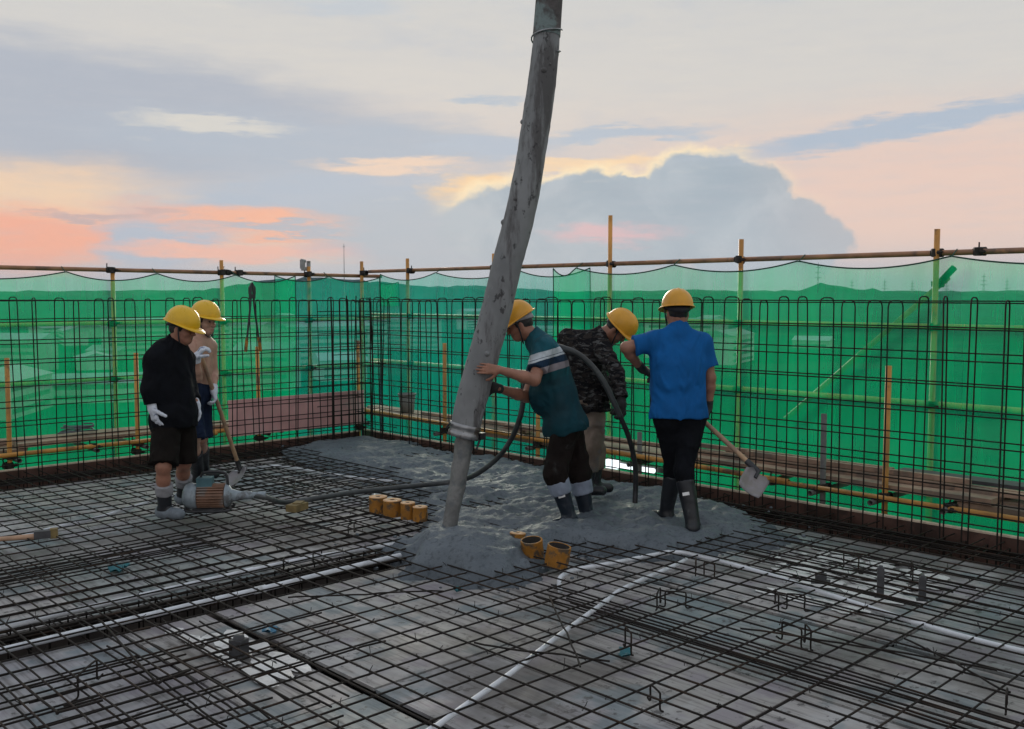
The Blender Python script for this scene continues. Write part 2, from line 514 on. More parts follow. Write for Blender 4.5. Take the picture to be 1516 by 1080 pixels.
def concrete_material():
    m = bpy.data.materials.new('wet_concrete')
    m.use_nodes = True
    N = Nodes(m.node_tree)
    b = N.n['Principled BSDF']
    tc = N.new('ShaderNodeTexCoord').outputs['Object']
    n1 = N.noise(tc, 2.2, 7, 0.65)
    n2 = N.noise(tc, 28, 6, 0.7)
    vo = N.new('ShaderNodeTexVoronoi')
    N.put(vo.inputs['Vector'], tc)
    vo.inputs['Scale'].default_value = 55
    col = N.mix(N.smooth(n1.outputs['Fac'], 0.3, 0.7), (0.092, 0.109, 0.126, 1), (0.142, 0.163, 0.184, 1))
    col = N.mix(N.smooth(n2.outputs['Fac'], 0.35, 0.5, .6, 0), col, (0.045, 0.052, 0.06, 1))
    b.inputs['Specular IOR Level'].default_value = 0.3
    N.l.new(col, b.inputs['Base Color'])
    N.put(b.inputs['Roughness'], N.smooth(n1.outputs['Fac'], 0.35, 0.65, 0.5, 0.8))
    h = N.m('ADD', N.m('MULTIPLY', n2.outputs['Fac'], 0.8), N.m('MULTIPLY', vo.outputs['Distance'], -0.5))
    bp = N.new('ShaderNodeBump')
    bp.inputs['Strength'].default_value = 0.55
    bp.inputs['Distance'].default_value = 0.01
    N.l.new(h, bp.inputs['Height'])
    N.l.new(bp.outputs[0], b.inputs['Normal'])
    return m




def hose_material():
    """rubber caked with cement: long streaks of grey film over dark brown rubber, wear in the middle"""
    m = bpy.data.materials.new('cement_streaked_hose')
    m.use_nodes = True
    N = Nodes(m.node_tree)
    b = N.n['Principled BSDF']
    tc = N.new('ShaderNodeTexCoord').outputs['Object']
    st = N.noise(N.vmul(tc, (7, 7, 1.1)), 1.0, 7, .68)
    sp_ = N.noise(N.vmul(tc, (1, 1, .6)), 16, 6, .7)
    big = N.noise(N.vmul(tc, (1, 1, .7)), 1.7, 4, .6)
    col = N.mix(N.smooth(big.outputs['Fac'], .35, .65), (.18, .185, .19, 1), (.29, .295, .302, 1))
    k = N.m('ADD', N.m('MULTIPLY', st.outputs['Fac'], .6), N.m('MULTIPLY', big.outputs['Fac'], .4))
    col = N.mix(N.smooth(k, .5, .6, 0, .85), col, (.08, .073, .073, 1))
    col = N.mix(N.smooth(sp_.outputs['Fac'], .58, .64, 0, .8), col, (.03, .028, .03, 1))
    col = N.mix(N.smooth(sp_.outputs['Fac'], .3, .38, .5, 0), col, (.33, .335, .34, 1))
    N.l.new(col, b.inputs['Base Color'])
    b.inputs['Roughness'].default_value = .8
    bp = N.new('ShaderNodeBump')
    bp.inputs['Strength'].default_value = .5
    bp.inputs['Distance'].default_value = .008
    N.l.new(N.m('ADD', st.outputs['Fac'], sp_.outputs['Fac']), bp.inputs['Height'])
    N.l.new(bp.outputs[0], b.inputs['Normal'])
    return m


M['hose'] = hose_material()
M['concrete'] = concrete_material()


def plywood_material():
    """used formwork sheet: each sheet has its own tone; grain, cement film and stains"""
    m = bpy.data.materials.new('used_formwork_sheet')
    m.use_nodes = True
    N = Nodes(m.node_tree)
    b = N.n['Principled BSDF']
    geo = N.new('ShaderNodeNewGeometry').outputs['Position']
    inf = N.new('ShaderNodeObjectInfo').outputs['Random']
    tone = N.ramp(inf, [(0.0, (0.39, 0.37, 0.35, 1)), (0.18, (0.31, 0.33, 0.345, 1)), (0.36, (0.45, 0.425, 0.41, 1)), (0.54, (0.32, 0.34, 0.33, 1)),
                        (0.7, (0.37, 0.36, 0.38, 1)), (0.85, (0.44, 0.42, 0.39, 1))], 'CONSTANT')
    grain = N.noise(N.vmul(geo, (26, 1.6, 8)), 1.0, 5, 0.65)
    film = N.noise(geo, 1.5, 8, 0.68)
    spots = N.noise(geo, 14, 5, 0.7)
    tint = N.noise(geo, 3.4, 3, 0.5)
    col = N.mix(N.smooth(grain.outputs['Fac'], 0.45, 0.66, 0, 0.75), tone, (0.115, 0.1, 0.095, 1))
    col = N.mix(N.smooth(film.outputs['Fac'], 0.52, 0.62, 0, 0.7), col, (0.48, 0.475, 0.47, 1))
    col = N.mix(N.smooth(tint.outputs['Fac'], 0.53, 0.64, 0, 0.6), col, (0.15, 0.21, 0.235, 1))
    col = N.mix(N.smooth(tint.outputs['Fac'], 0.34, 0.45, 0.6, 0), col, (0.27, 0.235, 0.275, 1))
    col = N.mix(N.smooth(spots.outputs['Fac'], 0.57, 0.66, 0, 0.8), col, (0.06, 0.055, 0.055, 1))
    dark = N.noise(geo, 0.8, 6, 0.62)
    col = N.mix(N.smooth(dark.outputs['Fac'], 0.48, 0.66, 0, 0.72), col, (0.1, 0.088, 0.08, 1))
    N.l.new(col, b.inputs['Base Color'])
    N.put(b.inputs['Roughness'], N.smooth(film.outputs['Fac'], 0.4, 0.62, 0.46, 0.8))
    bp = N.new('ShaderNodeBump')
    bp.inputs['Strength'].default_value = 0.35
    bp.inputs['Distance'].default_value = 0.006
    N.l.new(N.m('ADD', grain.outputs['Fac'], spots.outputs['Fac']), bp.inputs['Height'])
    N.l.new(bp.outputs[0], b.inputs['Normal'])
    return m


M['plywood'] = plywood_material()


def net_material(name, col, tcol, open_=0.42):
    """fine plastic mesh: part of what lies behind shows through, the rest glows with the light that reaches it from either side"""
    m = bpy.data.materials.new(name)
    m.use_nodes = True
    N = Nodes(m.node_tree)
    N.n.clear()
    out = N.new('ShaderNodeOutputMaterial')
    tc = N.new('ShaderNodeTexCoord').outputs['Object']
    tr = N.new('ShaderNodeBsdfTransparent')
    tr.inputs[0].default_value = tcol
    di = N.new('ShaderNodeBsdfDiffuse')
    tl = N.new('ShaderNodeBsdfTranslucent')
    n1 = N.noise(N.vmul(tc, (1, 1, 0.35)), 1.3, 5, 0.6)
    n2 = N.noise(N.vmul(tc, (6, 6, 0.6)), 1.0, 4, 0.6)
    c = N.mix(N.smooth(n1.outputs['Fac'], 0.32, 0.68), tuple(x * 0.8 for x in col[:3]) + (1,), tuple(min(1, x * 1.12) for x in col[:3]) + (1,))
    N.l.new(c, di.inputs[0])
    N.l.new(c, tl.inputs[0])
    bp = N.new('ShaderNodeBump')
    bp.inputs['Strength'].default_value = 0.5
    bp.inputs['Distance'].default_value = 0.05
    N.l.new(n2.outputs['Fac'], bp.inputs['Height'])
    N.l.new(bp.outputs[0], di.inputs['Normal'])
    N.l.new(bp.outputs[0], tl.inputs['Normal'])
    mx = N.new('ShaderNodeMixShader')
    mx.inputs[0].default_value = 0.72
    N.l.new(di.outputs[0], mx.inputs[1])
    N.l.new(tl.outputs[0], mx.inputs[2])
    ms = N.new('ShaderNodeMixShader')
    N.put(ms.inputs[0], N.smooth(n2.outputs['Fac'], 0.25, 0.75, open_ + 0.05, open_ - 0.05))
    N.l.new(mx.outputs[0], ms.inputs[1])
    N.l.new(tr.outputs[0], ms.inputs[2])
    N.l.new(ms.outputs[0], out.inputs[0])
    return m


M['net_green'] = net_material('emerald_safety_net', (0.002, 0.82, 0.29, 1), (0.92, 1.0, 1.0, 1), 0.52)
M['net_teal'] = net_material('teal_safety_net', (0.002, 0.72, 0.46, 1), (0.88, 1.0, 1.0, 1), 0.54)
M['net_rope'] = material('dark_green_net_hem', (0.01, 0.07, 0.045), 0.8)

# ------------------------------------------------------------------ the deck: sheets of formwork laid between beam troughs
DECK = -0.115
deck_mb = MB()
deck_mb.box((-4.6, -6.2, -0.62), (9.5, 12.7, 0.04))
M['trough'] = material('dark_trough_board', (0.12, 0.1, 0.09), 0.85, 0.0, 0.3, 3)  # one even dark brown for all trough boards
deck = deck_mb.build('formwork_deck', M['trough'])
tag(deck, kind='structure')
xs_cut = [(-9.2, -6.9), (-6.88, -5.15), (-5.14, -4.66), (-4.6, -3.2), (-3.19, -2.32), (-2.27, -1.3), (-1.29, -0.33)]
ys_cut = [(-12.4, -10.75), (-10.74, -9.3), (-9.29, -8.0), (-7.99, -6.6), (-6.59, -5.02), (-4.6, -3.55), (-3.54, -2.35), (-2.34, -1.25), (-1.24, -0.33)]
sheet_cache = {}
for i, (x0, x1) in enumerate(xs_cut):
    for j, (y0, y1) in enumerate(ys_cut):
        if i == 2 and y0 > -4.7:
            x1 = -4.604                # the open joint runs only on the near side of the beam
        else:
            x1 = xs_cut[i][1]
        w = x1 - x0
        parts_x = 2 if w > 1.2 else 1
        for k in range(parts_x):
            a, b = x0 + w * k / parts_x, x0 + w * (k + 1) / parts_x - 0.007
            key = (round(b - a, 3), round(y1 - y0, 3))
            if key not in sheet_cache:
                sheet_cache[key] = MB().box((0, 0, 0), (key[0], key[1] - 0.008, 0.016)).mesh('plywood_sheet', M['plywood'])
            link('plywood_sheet', sheet_cache[key], deck, ((a + b) / 2, (y0 + y1) / 2, DECK - 0.008 + RNG.uniform(-0.004, 0.002)), (RNG.uniform(-.002, .002), RNG.uniform(-.002, .002), RNG.uniform(-.003, .003)))
# trough sides
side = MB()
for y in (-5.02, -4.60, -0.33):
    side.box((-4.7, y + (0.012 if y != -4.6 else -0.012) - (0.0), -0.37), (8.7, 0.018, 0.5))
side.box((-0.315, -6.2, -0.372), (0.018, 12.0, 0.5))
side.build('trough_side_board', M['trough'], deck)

# edge boards round the slab: red filmed face, raw top
eb = empty('slab_edge', (0.0, 0.0, 0))
tag(eb, kind='structure')
MB().box((0.125, -6.1, -0.2), (0.03, 12.6, 0.39)).build('edge_board', M['edge'], eb)
MB().box((-4.6, 0.125, -0.2), (9.17, 0.03, 0.39)).build('edge_board', M['edge'], eb)
MB().box((0.127, -6.1, 0.004), (0.04, 12.6, 0.014)).build('board_edge', M['edge_top'], eb)
MB().box((-4.6, 0.127, 0.004), (9.2, 0.04, 0.014)).build('board_edge', M['edge_top'], eb)

# the storeys below, so that the deck is carried by something
bw = MB()
bw.box((-4.6, -6.2, -15.4), (9.3, 12.4, 29.4))
M['tower'] = material('raw_concrete_tower', (0.3, 0.29, 0.28), 0.9, 0, 0.2, 0.6)
tw = bw.build('tower_block', M['tower'])
tag(tw, kind='structure')

# ------------------------------------------------------------------ reinforcement mat
BAR = 0.005


def bar_mesh(seed, wob=0.016):
    r = np.random.RandomState(seed)
    n = 13
    t = np.linspace(0, 1, n)
    y = np.convolve(r.randn(n + 4), np.ones(5) / 5, 'valid') * wob
    z = np.convolve(r.randn(n + 4), np.ones(5) / 5, 'valid') * wob * 0.5
    return t, y, z


BAR_VAR = []
for s in range(6):
    t, y, z = bar_mesh(s)
    BAR_VAR.append((t, y, z))
bar_cache = {}


def straight_bar(length, var, r=BAR, mat='rebar'):
    key = (round(length, 2), var, r, mat)
    if key not in bar_cache:
        t, y, z = BAR_VAR[var]
        bar_cache[key] = MB().tube(np.c_[t * length, y, z], r, 6, True).mesh('rebar', M[mat])
    return bar_cache[key]


mat_root = empty('rebar_mat', (-3.5, -5.0, DECK))
tag(mat_root, 'dense two-layer mat of rusty steel bars tied over the formwork floor', 'rebar mat')


def lay_bar(x, y, z, length, heading, r=BAR, name='rebar'):
    """a bar that starts at (x, y) and runs along the heading"""
    return link(name, straight_bar(length, RNG.randint(6), r), mat_root, (x + 3.5, y + 5.0, z - DECK), (0, 0, heading))


def jit(s):
    return RNG.uniform(-s, s)


HALF = math.pi / 2
# top layer
y = -10.4
while y < -0.15:
    lay_bar(-8.6, y + jit(.02), -0.036, 8.7, jit(.0032))
    y += 0.19
x = -7.9
while x < -0.12:
    lay_bar(x + jit(.016), -11.2, -0.0235, 11.3, HALF + jit(.0026))
    x += 0.142
# bottom layer, set out on the same marks; it lies bare beyond the beam trough and in the near left bay
y = -10.4
while y < -0.2:
    if y > -3.3:
        lay_bar(-2.9 + jit(.2), y + .012 + jit(.012), -0.105, 3.0, jit(.0016), 0.005)
    elif y > -5.0:
        lay_bar(-8.6, y + .012 + jit(.012), -0.105, 8.7, jit(.0016), 0.005)
    else:
        lay_bar(-8.6, y + .03 + jit(.012), -0.1, 3.5 + jit(.3), jit(.003), 0.005)
    y += 0.19
x = -7.9
while x < -0.15:
    lay_bar(x + .01 + jit(.01), -4.9 if x > -5.2 else -9.5, -0.0945, 5.0 if x > -2.9 else (1.7 if x > -5.2 else 6.2), HALF + jit(.0012), 0.005)
    x += 0.284
# bundles of extra bars: lapped groups that read as dark strips
for k in range(6):
    lay_bar(-3.22 + k * 0.05 + jit(.01), -9.6 + jit(.3), -0.06 + jit(.012), 3.3 + jit(.25), HALF + jit(.012))
for k in range(5):
    lay_bar(-2.0 + k * 0.27 + jit(.05), -8.4 + jit(.2), -0.062, 1.9 + jit(.3), HALF + jit(.02))
for k in range(7):
    lay_bar(-6.6 + jit(.2), -4.98 + k * 0.055, -0.075 - 0.022 * (k % 3), 3.6 + jit(.2), jit(.008), 0.009)
for k in range(6):
    lay_bar(-5.35 + k * 0.11 + jit(.03), -6.6 + jit(.15), -0.065, 1.5 + jit(.3), HALF + jit(.03))
for k in range(5):
    lay_bar(-5.9 + jit(.2), -6.25 + k * 0.16 + jit(.03), -0.058, 1.6 + jit(.2), jit(.03))
for k in range(5):
    lay_bar(-5.6 + jit(.2), -3.75 + k * 0.1 + jit(.02), -0.06, 1.7 + jit(.2), jit(.03))
for k in range(4):
    lay_bar(-8.4, -0.3 + k * 0.075, -0.05 - 0.03 * (k % 2), 8.4, jit(.002), 0.009)
    lay_bar(-0.31 + k * 0.075, -11.0, -0.05 - 0.03 * (k % 2), 11.0, HALF + jit(.002), 0.009)
# a few stray bars lying askew
for (a, b, ln, hd) in ((-3.9, -7.25, 1.1, 0.9), (-3.75, -7.3, .7, 2.0), (-2.5, -8.6, 1.2, 1.9), (-3.6, -5.9, .9, 2.5),
                       (-3.0, -3.2, 1.2, 1.0), (-2.75, -8.75, .7, 1.1)):
    lay_bar(a, b, -0.015, ln, hd)

# stirrups of the sunken beams, tie wires and bits: real pieces too many and small to pick apart
st = MB()
x = -6.6
while x < -3.0:
    st.tube([(x, -4.96, -0.07), (x, -4.96, -0.4), (x, -4.66, -0.4), (x, -4.66, -0.07), (x, -4.96, -0.07)], 0.005, 5, False)
    x += 0.1
y = -10.5
while y < -0.3:
    st.tube([(-0.29, y, -0.045), (-0.29, y, -0.4), (-0.03, y, -0.4), (-0.03, y, -0.045), (-0.29, y, -0.045)], 0.005, 4, False)
    y += 0.15
x = -8
while x < -0.3:
    st.tube([(x, -0.29, -0.045), (x, -0.29, -0.4), (x, -0.03, -0.4), (x, -0.03, -0.045), (x, -0.29, -0.045)], 0.005, 4, False)
    x += 0.15
o = st.build('stirrup', M['rebar'], mat_root, (3.5, 5.0, -DECK))
o['kind'] = 'stuff'
tw_ = MB()
for k in range(1500):
    x = -7.9 + 0.142 * RNG.randint(0, 54)
    y = -10.4 + 0.19 * RNG.randint(0, 53)
    p = np.array([x, y, -0.028])
    d = np.array([jit(1), jit(1), RNG.uniform(0.2, 1.6)]) * 0.022
    tw_.tube([p - d * 0.3, p + d * 0.4, p + d + np.array([jit(.01), jit(.01), jit(.008)])], 0.0022, 3, False)
o = tw_.build('tie_wire', M['wire'], mat_root, (3.5, 5.0, -DECK))
o['kind'] = 'stuff'
# bar chairs and hooks that stand up out of the mat
ch = MB()


def hoop(x, y, h, w, hd, z0=-0.1):
    d = np.array([math.cos(hd), math.sin(hd), 0]) * w / 2
    c = np.array([x, y, z0])
    pts = [c - d * 1.6, c - d, c - d + ZUP * h * .85, c - d * .7 + ZUP * h, c + d * .7 + ZUP * h, c + d + ZUP * h * .85, c + d, c + d * 1.6]
    return MB().tube(spline(pts, 4), 0.005, 5)


for (px, py, h, w, hd) in ((1172, 945, .13, .14, 1.3), (1196, 948, .13, .1, .8), (975, 890, .12, .12, .5), (1000, 892, .12, .12, 2.2), (930, 955, .14, .1, 1.0), (1150, 892, .12, .12, .7),
                           (1178, 896, .12, .1, 2.0), (1075, 740, .1, .1, 1.), (1030, 842, .12, .1, .6), (1050, 848, .12, .08, 1.6), (420, 838, .1, .1, 1.0), (470, 826, .1, .1, .4), (1260, 838, .14, .14, 1.2),
                           (1350, 850, .14, .12, .5), (130, 1010, .13, .2, .8), (520, 785, .1, .1, .5), (970, 1035, .1, .1, 1.1), (1490, 1040, .1, .1, .3)):
    p = on_level(px, py, -0.06)
    hoop(p[0] + 3.5, p[1] + 5.0, h * .72, w, hd, 0.03).build('bar_chair', M['rebar'], mat_root)
# hooked laps on the lower left
hk = MB()
a, b, c_, d_ = on_level(30, 1010, -.02), on_level(85, 1055, -.02), on_level(152, 1037, -.02), on_level(100, 965, -.02)
hk.tube(spline([on_level(-60, 925, -.02), a, b * .94 + a * .06, b * .94 + c_ * .06, c_], 5) + np.array([3.5, 5.0, -DECK]), 0.006, 6)
hk.build('hooked_bar', M['rebar'], mat_root)
hk2 = MB()
hk2.tube(spline([on_level(150, 920, -.02), on_level(225, 1003, -.02), on_level(243, 1006, -.02), on_level(282, 992, -.02)], 5) + np.array([3.5, 5.0, -DECK]), 0.006, 6)
hk2.build('hooked_bar', M['rebar'], mat_root)

# ------------------------------------------------------------------ painted sky reflections on the wet sheets


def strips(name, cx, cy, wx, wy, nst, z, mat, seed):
    """sky reflection put into the colour: ragged streaks along y"""
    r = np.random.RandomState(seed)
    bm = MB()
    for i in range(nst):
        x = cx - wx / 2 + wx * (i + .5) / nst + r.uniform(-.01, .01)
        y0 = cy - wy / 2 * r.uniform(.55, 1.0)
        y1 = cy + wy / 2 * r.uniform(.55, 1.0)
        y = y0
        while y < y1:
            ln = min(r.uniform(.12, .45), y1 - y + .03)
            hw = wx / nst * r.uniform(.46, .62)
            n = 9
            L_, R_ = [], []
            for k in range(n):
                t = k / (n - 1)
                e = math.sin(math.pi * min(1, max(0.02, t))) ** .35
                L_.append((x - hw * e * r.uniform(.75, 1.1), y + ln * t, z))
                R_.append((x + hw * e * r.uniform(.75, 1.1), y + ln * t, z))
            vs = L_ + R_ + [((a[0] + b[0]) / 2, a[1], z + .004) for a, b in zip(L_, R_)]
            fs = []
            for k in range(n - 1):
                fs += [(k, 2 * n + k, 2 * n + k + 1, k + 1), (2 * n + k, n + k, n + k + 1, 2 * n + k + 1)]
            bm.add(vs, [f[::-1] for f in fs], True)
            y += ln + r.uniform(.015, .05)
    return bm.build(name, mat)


def reflection_material():
    m = bpy.data.materials.new('painted_sky_reflection')
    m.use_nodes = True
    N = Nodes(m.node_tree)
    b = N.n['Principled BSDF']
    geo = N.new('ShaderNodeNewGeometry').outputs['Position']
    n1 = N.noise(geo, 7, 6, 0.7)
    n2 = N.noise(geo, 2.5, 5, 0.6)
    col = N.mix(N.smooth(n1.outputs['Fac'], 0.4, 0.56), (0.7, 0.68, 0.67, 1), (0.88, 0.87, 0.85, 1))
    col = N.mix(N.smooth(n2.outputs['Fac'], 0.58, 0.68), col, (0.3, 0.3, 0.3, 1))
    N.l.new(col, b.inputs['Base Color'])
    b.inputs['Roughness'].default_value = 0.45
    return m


M['reflection'] = reflection_material()  # near-white colour stands in for sky mirrored by wet sheets
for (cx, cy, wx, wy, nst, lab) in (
        (-1.18, -7.25, .95, 1.25, 8, 'wide white patch of painted reflection streaks under the bars by the two added dark stubs'),
        (-4.83, -5.75, .3, 1.15, 3, 'painted white reflection patch under bars around the single dark block'),
        (-1.93, -7.3, .16, .8, 2, 'narrow painted reflection streak on the near side of the long white conduit')):
    o = strips('reflection_patch', cx, cy, wx, wy, nst, DECK + 0.008, M['reflection'], int(abs(cx * 100)))
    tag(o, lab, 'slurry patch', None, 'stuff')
for k in range(5):
    lay_bar(-1.66 + k * .21 + jit(.01), -8.0 + jit(.2), -0.08, 1.5 + jit(.2), HALF + jit(.01), .0055)

# ------------------------------------------------------------------ white conduits woven through the mat


def conduit(pts, label, r=0.0145, z=-0.058):
    P = [np.array([a, b, z if len(q) < 3 else q[2]]) for q in pts for a, b in [q[:2]]]
    path = spline(P, 8)
    root = empty('conduit', path[len(path) // 2])
    tag(root, label, 'conduit', 'white plastic conduits in the mat')
    base = np.array(root.location)
    MB().tube(path - base, r, 10).build('pipe', M['conduit'], root)
    d = np.cumsum(np.r_[0, np.linalg.norm(np.diff(path, axis=0), axis=1)])
    for s in np.arange(1.1, d[-1] - .3, 1.9):
        i = int(np.searchsorted(d, s))
        t = nrm(path[i] - path[i - 1])
        MB().tube([path[i] - base - t * .04, path[i] - base + t * .04], r * 1.25, 10).build('joint_sleeve', M['conduit'], root)
    return root


conduit([(-7.2, -4.72), (-5.65, -4.66), (-5.39, -4.64), (-4.92, -4.62), (-4.15, -4.58), (-3.74, -4.58), (-3.44, -4.62), (-2.95, -4.69)], 'white conduit along the far edge of the dark beam trough left of the heap', .0165)
conduit([(-7.3, -5.07), (-5.75, -5.02), (-5.05, -5.0), (-4.62, -4.99), (-4.19, -4.99), (-3.78, -4.97), (-3.2, -4.95)], 'white conduit along the near edge of the dark beam trough left of the heap', 0.018)
conduit([(-4.95, -2.62), (-4.63, -2.46), (-4.27, -2.35), (-3.9, -2.14), (-3.46, -1.93), (-2.9, -1.75)], 'short white conduit behind the boots of the worker in black')
conduit([(-2.64, -1.5), (-2.5, -1.25), (-2.25, -1.11), (-1.97, -1.16), (-1.88, -1.5), (-1.74, -2.35), (-1.5, -2.95)], 'white conduit curving behind the shovel blade towards the fresh concrete')
conduit([(-2.92, -6.2, -.1), (-2.88, -6.15), (-2.76, -6.08), (-2.6, -6.06), (-2.33, -6.12), (-1.84, -6.22), (-1.77, -6.43), (-1.82, -6.96), (-1.9, -7.3), (-1.98, -7.65), (-2.07, -8.09), (-2.1, -8.34), (-2.1, -8.6), (-2.05, -9.2)],
        'long white conduit that bends from the yellow tubes round to the right edge', 0.0145, -0.045)
conduit([(-1.9, -6.4), (-2.1, -6.44), (-2.71, -6.53), (-3.01, -6.63), (-3.6, -6.83), (-4.12, -7.02), (-4.49, -7.14), (-4.9, -7.27), (-5.4, -7.4)], 'straight white conduit running diagonally across the foreground mat', 0.0135, -0.045)
conduit([(-2.05, -3.02), (-2.15, -3.2), (-2.3, -3.36), (-2.42, -3.5)], 'stubby white conduit end lying before the four yellow tubes', 0.0125)

# ------------------------------------------------------------------ wall cages of bent bars at the slab edge


def hairpin(h, w, r):
    """an upside-down U that spans the wall thickness along local x"""
    pts = [(-w / 2, 0, -0.3), (-w / 2, 0, h - .05), (-w / 2 + .012, 0, h - .012), (-w / 2 + .045, 0, h), (w / 2 - .045, 0, h), (w / 2 - .012, 0, h - .012), (w / 2, 0, h - .05), (w / 2, 0, -0.3)]
    return MB().tube(pts, r, 6, False)


HPS = [hairpin(1.70 + d, 0.17, 0.0058).mesh('hairpin_bar', M['rebar']) for d in (-.012, 0.0, .01, .018)]


def wall_cage(name, along_x, a0, a1, label):
    root = empty(name, (0, 0, 0))
    tag(root, label, 'rebar wall')
    a = a0
    while a < a1:
        me = HPS[RNG.randint(4)]
        p = a + jit(.03)
        lean = (jit(.016), jit(.024), (math.pi / 2 if along_x else 0) + jit(.25))
        if along_x:
            link('hairpin_bar', me, root, (p, -0.01, 0), lean)
        else:
            link('hairpin_bar', me, root, (-0.01, p, 0), lean)
        a += 0.19
    for z in (0.08, 0.27, 0.46, 0.66, 0.86, 1.06, 1.27, 1.47, 1.685):
        for s in (-0.095, 0.075):
            zz = z + jit(.018) + (0.03 if s > 0 else 0) * (z < 1.6)
            ln = a1 - a0 + 0.1
            ob = link('horizontal_bar', straight_bar(ln, RNG.randint(6), 0.0055), root,
                      (a0, s, zz) if along_x else (s, a0, zz), (0, jit(.0012), 0 if along_x else HALF))
    return root


left_wall = wall_cage('rebar_wall', True, -6.4, -0.05, 'rebar wall of bent bars along the left slab edge behind the two gloved workers')
right_wall = wall_cage('rebar_wall', False, -9.6, -0.05, 'rebar wall of bent bars along the right slab edge behind the worker in blue')
# corner laps and column bars
for z in np.arange(0.12, 1.62, 0.13):
    e1 = RNG.uniform(.5, 1.15)
    e2 = RNG.uniform(.4, .9)
    zz = z + jit(.02)
    MB().tube([(-e1, -.09, zz), (-.03, -.09, zz), (-.015, -.1, zz), (-.01, -.14, zz), (-.01, -e2, zz + jit(.01))], 0.0058, 6).build('corner_bar', M['rebar'], left_wall)
for (cx, cy) in ((-.55, -.1), (-.42, -.1), (-.42, .06), (-.3, -.1), (-.2, .06), (-.12, -.12), (.05, .05), (.05, -.1), (-.1, .06), (-.1, -.28), (.06, -.3)):
    MB().tube([(cx, cy, -.2), (cx + jit(.01), cy + jit(.01), 1.0), (cx + jit(.02), cy + jit(.02), 1.72 + jit(.04))], 0.0075, 6).build('column_bar', M['rebar'], left_wall)

# reddish plywood panel standing behind the left cage
rp = empty('formwork_panel', (-0.85, 0.135, 0.09))
tag(rp, 'reddish plywood formwork panel standing behind the corner bars', 'formwork panel')
MB().box((0, 0.02, 0.22), (1.9, 0.016, 0.43)).build('sheet', M['red_panel'], rp)
for z in (0.03, 0.4):
    MB().box((0, 0.05, z), (1.88, 0.04, 0.05)).build('batten', M['plank'], rp)

# ------------------------------------------------------------------ scaffold of tubes round the edge
sc_root = empty('tube_scaffold', (1.0, 1.0, -3.0))
tag(sc_root, 'orange painted tube scaffold standing outside the rebar walls', 'scaffold')
SCO = np.array([1.0, 1.0, -3.0])


def tube_part(name, a, b, mat='orange_tube', r=0.024):
    a, b = np.asarray(a, float) - SCO, np.asarray(b, float) - SCO
    mb = MB().tube([a, a + (b - a) * .33, a + (b - a) * .66, b], r, 12, False)
    o = mb.build(name, M[mat], sc_root)
    d = nrm(b - a)
    for e, s in ((a, -1), (b, 1)):
        MB_ = None
    return o


def open_tube(name, a, b, mat='orange_tube', r=0.024):
    a, b = np.asarray(a, float) - SCO, np.asarray(b, float) - SCO
    L = np.linalg.norm(b - a)
    prof = [(r * .8, L - .1), (r * .8, L), (r, L), (r, L * .5), (r, 0.0), (r * .8, 0.0), (r * .8, .1)]
    return MB().lathe(a, b - a, prof, 12).build(name, M[mat], sc_root)


def coupler_mesh():
    mb = MB()
    mb.lathe((0, 0, -.035), (0, 0, 1), [(.028, 0), (.038, .004), (.038, .066), (.028, .07)], 10, False)
    mb.lathe((.05, -.035, 0), (0, 1, 0), [(.028, 0), (.038, .004), (.038, .066), (.028, .07)], 10, False)
    mb.box((.025, .04, .0), (.05, .025, .045))
    mb.box((-.02, -.045, 0), (.03, .03, .03))
    mb.tube([(-.035, -.03, 0), (-.035, -.085, 0)], .007, 6)
    mb.tube([(.06, .03, .03), (.06, .03, .075)], .007, 6)
    return mb.mesh('coupler', M['coupler'])


CPL = coupler_mesh()


def coupler(x, y, z, rz=0.0):
    return link('coupler', CPL, sc_root, (x - 1.0, y - 1.0, z + 3.0), (jit(.1), jit(.1), rz + jit(.2)))


OUT = 1.0
right_outer = [(0.35, 2.25), (-1.34, 2.26), (-3.23, 2.61), (-4.88, 2.28), (-6.79, 2.28), (-8.7, 2.3)]
left_outer = [(-0.16, 2.13), (-1.4, 2.18), (-2.77, 2.06), (-4.35, 2.14), (-5.9, 2.2)]
for y, t in right_outer:
    open_tube('standard', (OUT, y, -3), (OUT + jit(.02), y + jit(.02), t))
    coupler(OUT, y, 2.085, 0)
    coupler(OUT, y, 1.465, 0)
    coupler(OUT, y, 0.81, 0)
for x, t in left_outer:
    open_tube('standard', (x, OUT, -3), (x + jit(.02), OUT + jit(.02), t))
    coupler(x, OUT, 2.03, HALF)
    coupler(x, OUT, 1.42, HALF)
    coupler(x, OUT, 0.78, HALF)
open_tube('standard', (0.69, 1.01, -3), (0.68, 1.0, 2.22))
coupler(.69, 1.0, 2.06)
open_tube('ledger', (-6.6, 1.05, 2.045), (1.05, 1.05, 2.02), 'brown_tube')
open_tube('ledger', (1.05, 1.35, 2.095), (1.05, -3.9, 2.085), 'brown_tube')
open_tube('ledger', (1.05, -3.7, 2.087), (1.05, -9.8, 2.08), 'brown_tube')
coupler(1.03, -7.12, 2.085)
coupler(-1.32, 1.03, 2.03, HALF)
coupler(-1.15, 1.03, 2.03, HALF)
for z in (1.465, 0.81):
    open_tube('ledger', (1.055, 1.3, z + .01), (1.055, -9.8, z))
for z in (1.42, 0.78):
    open_tube('ledger', (-6.6, 1.055, z), (1.2, 1.055, z + .01))
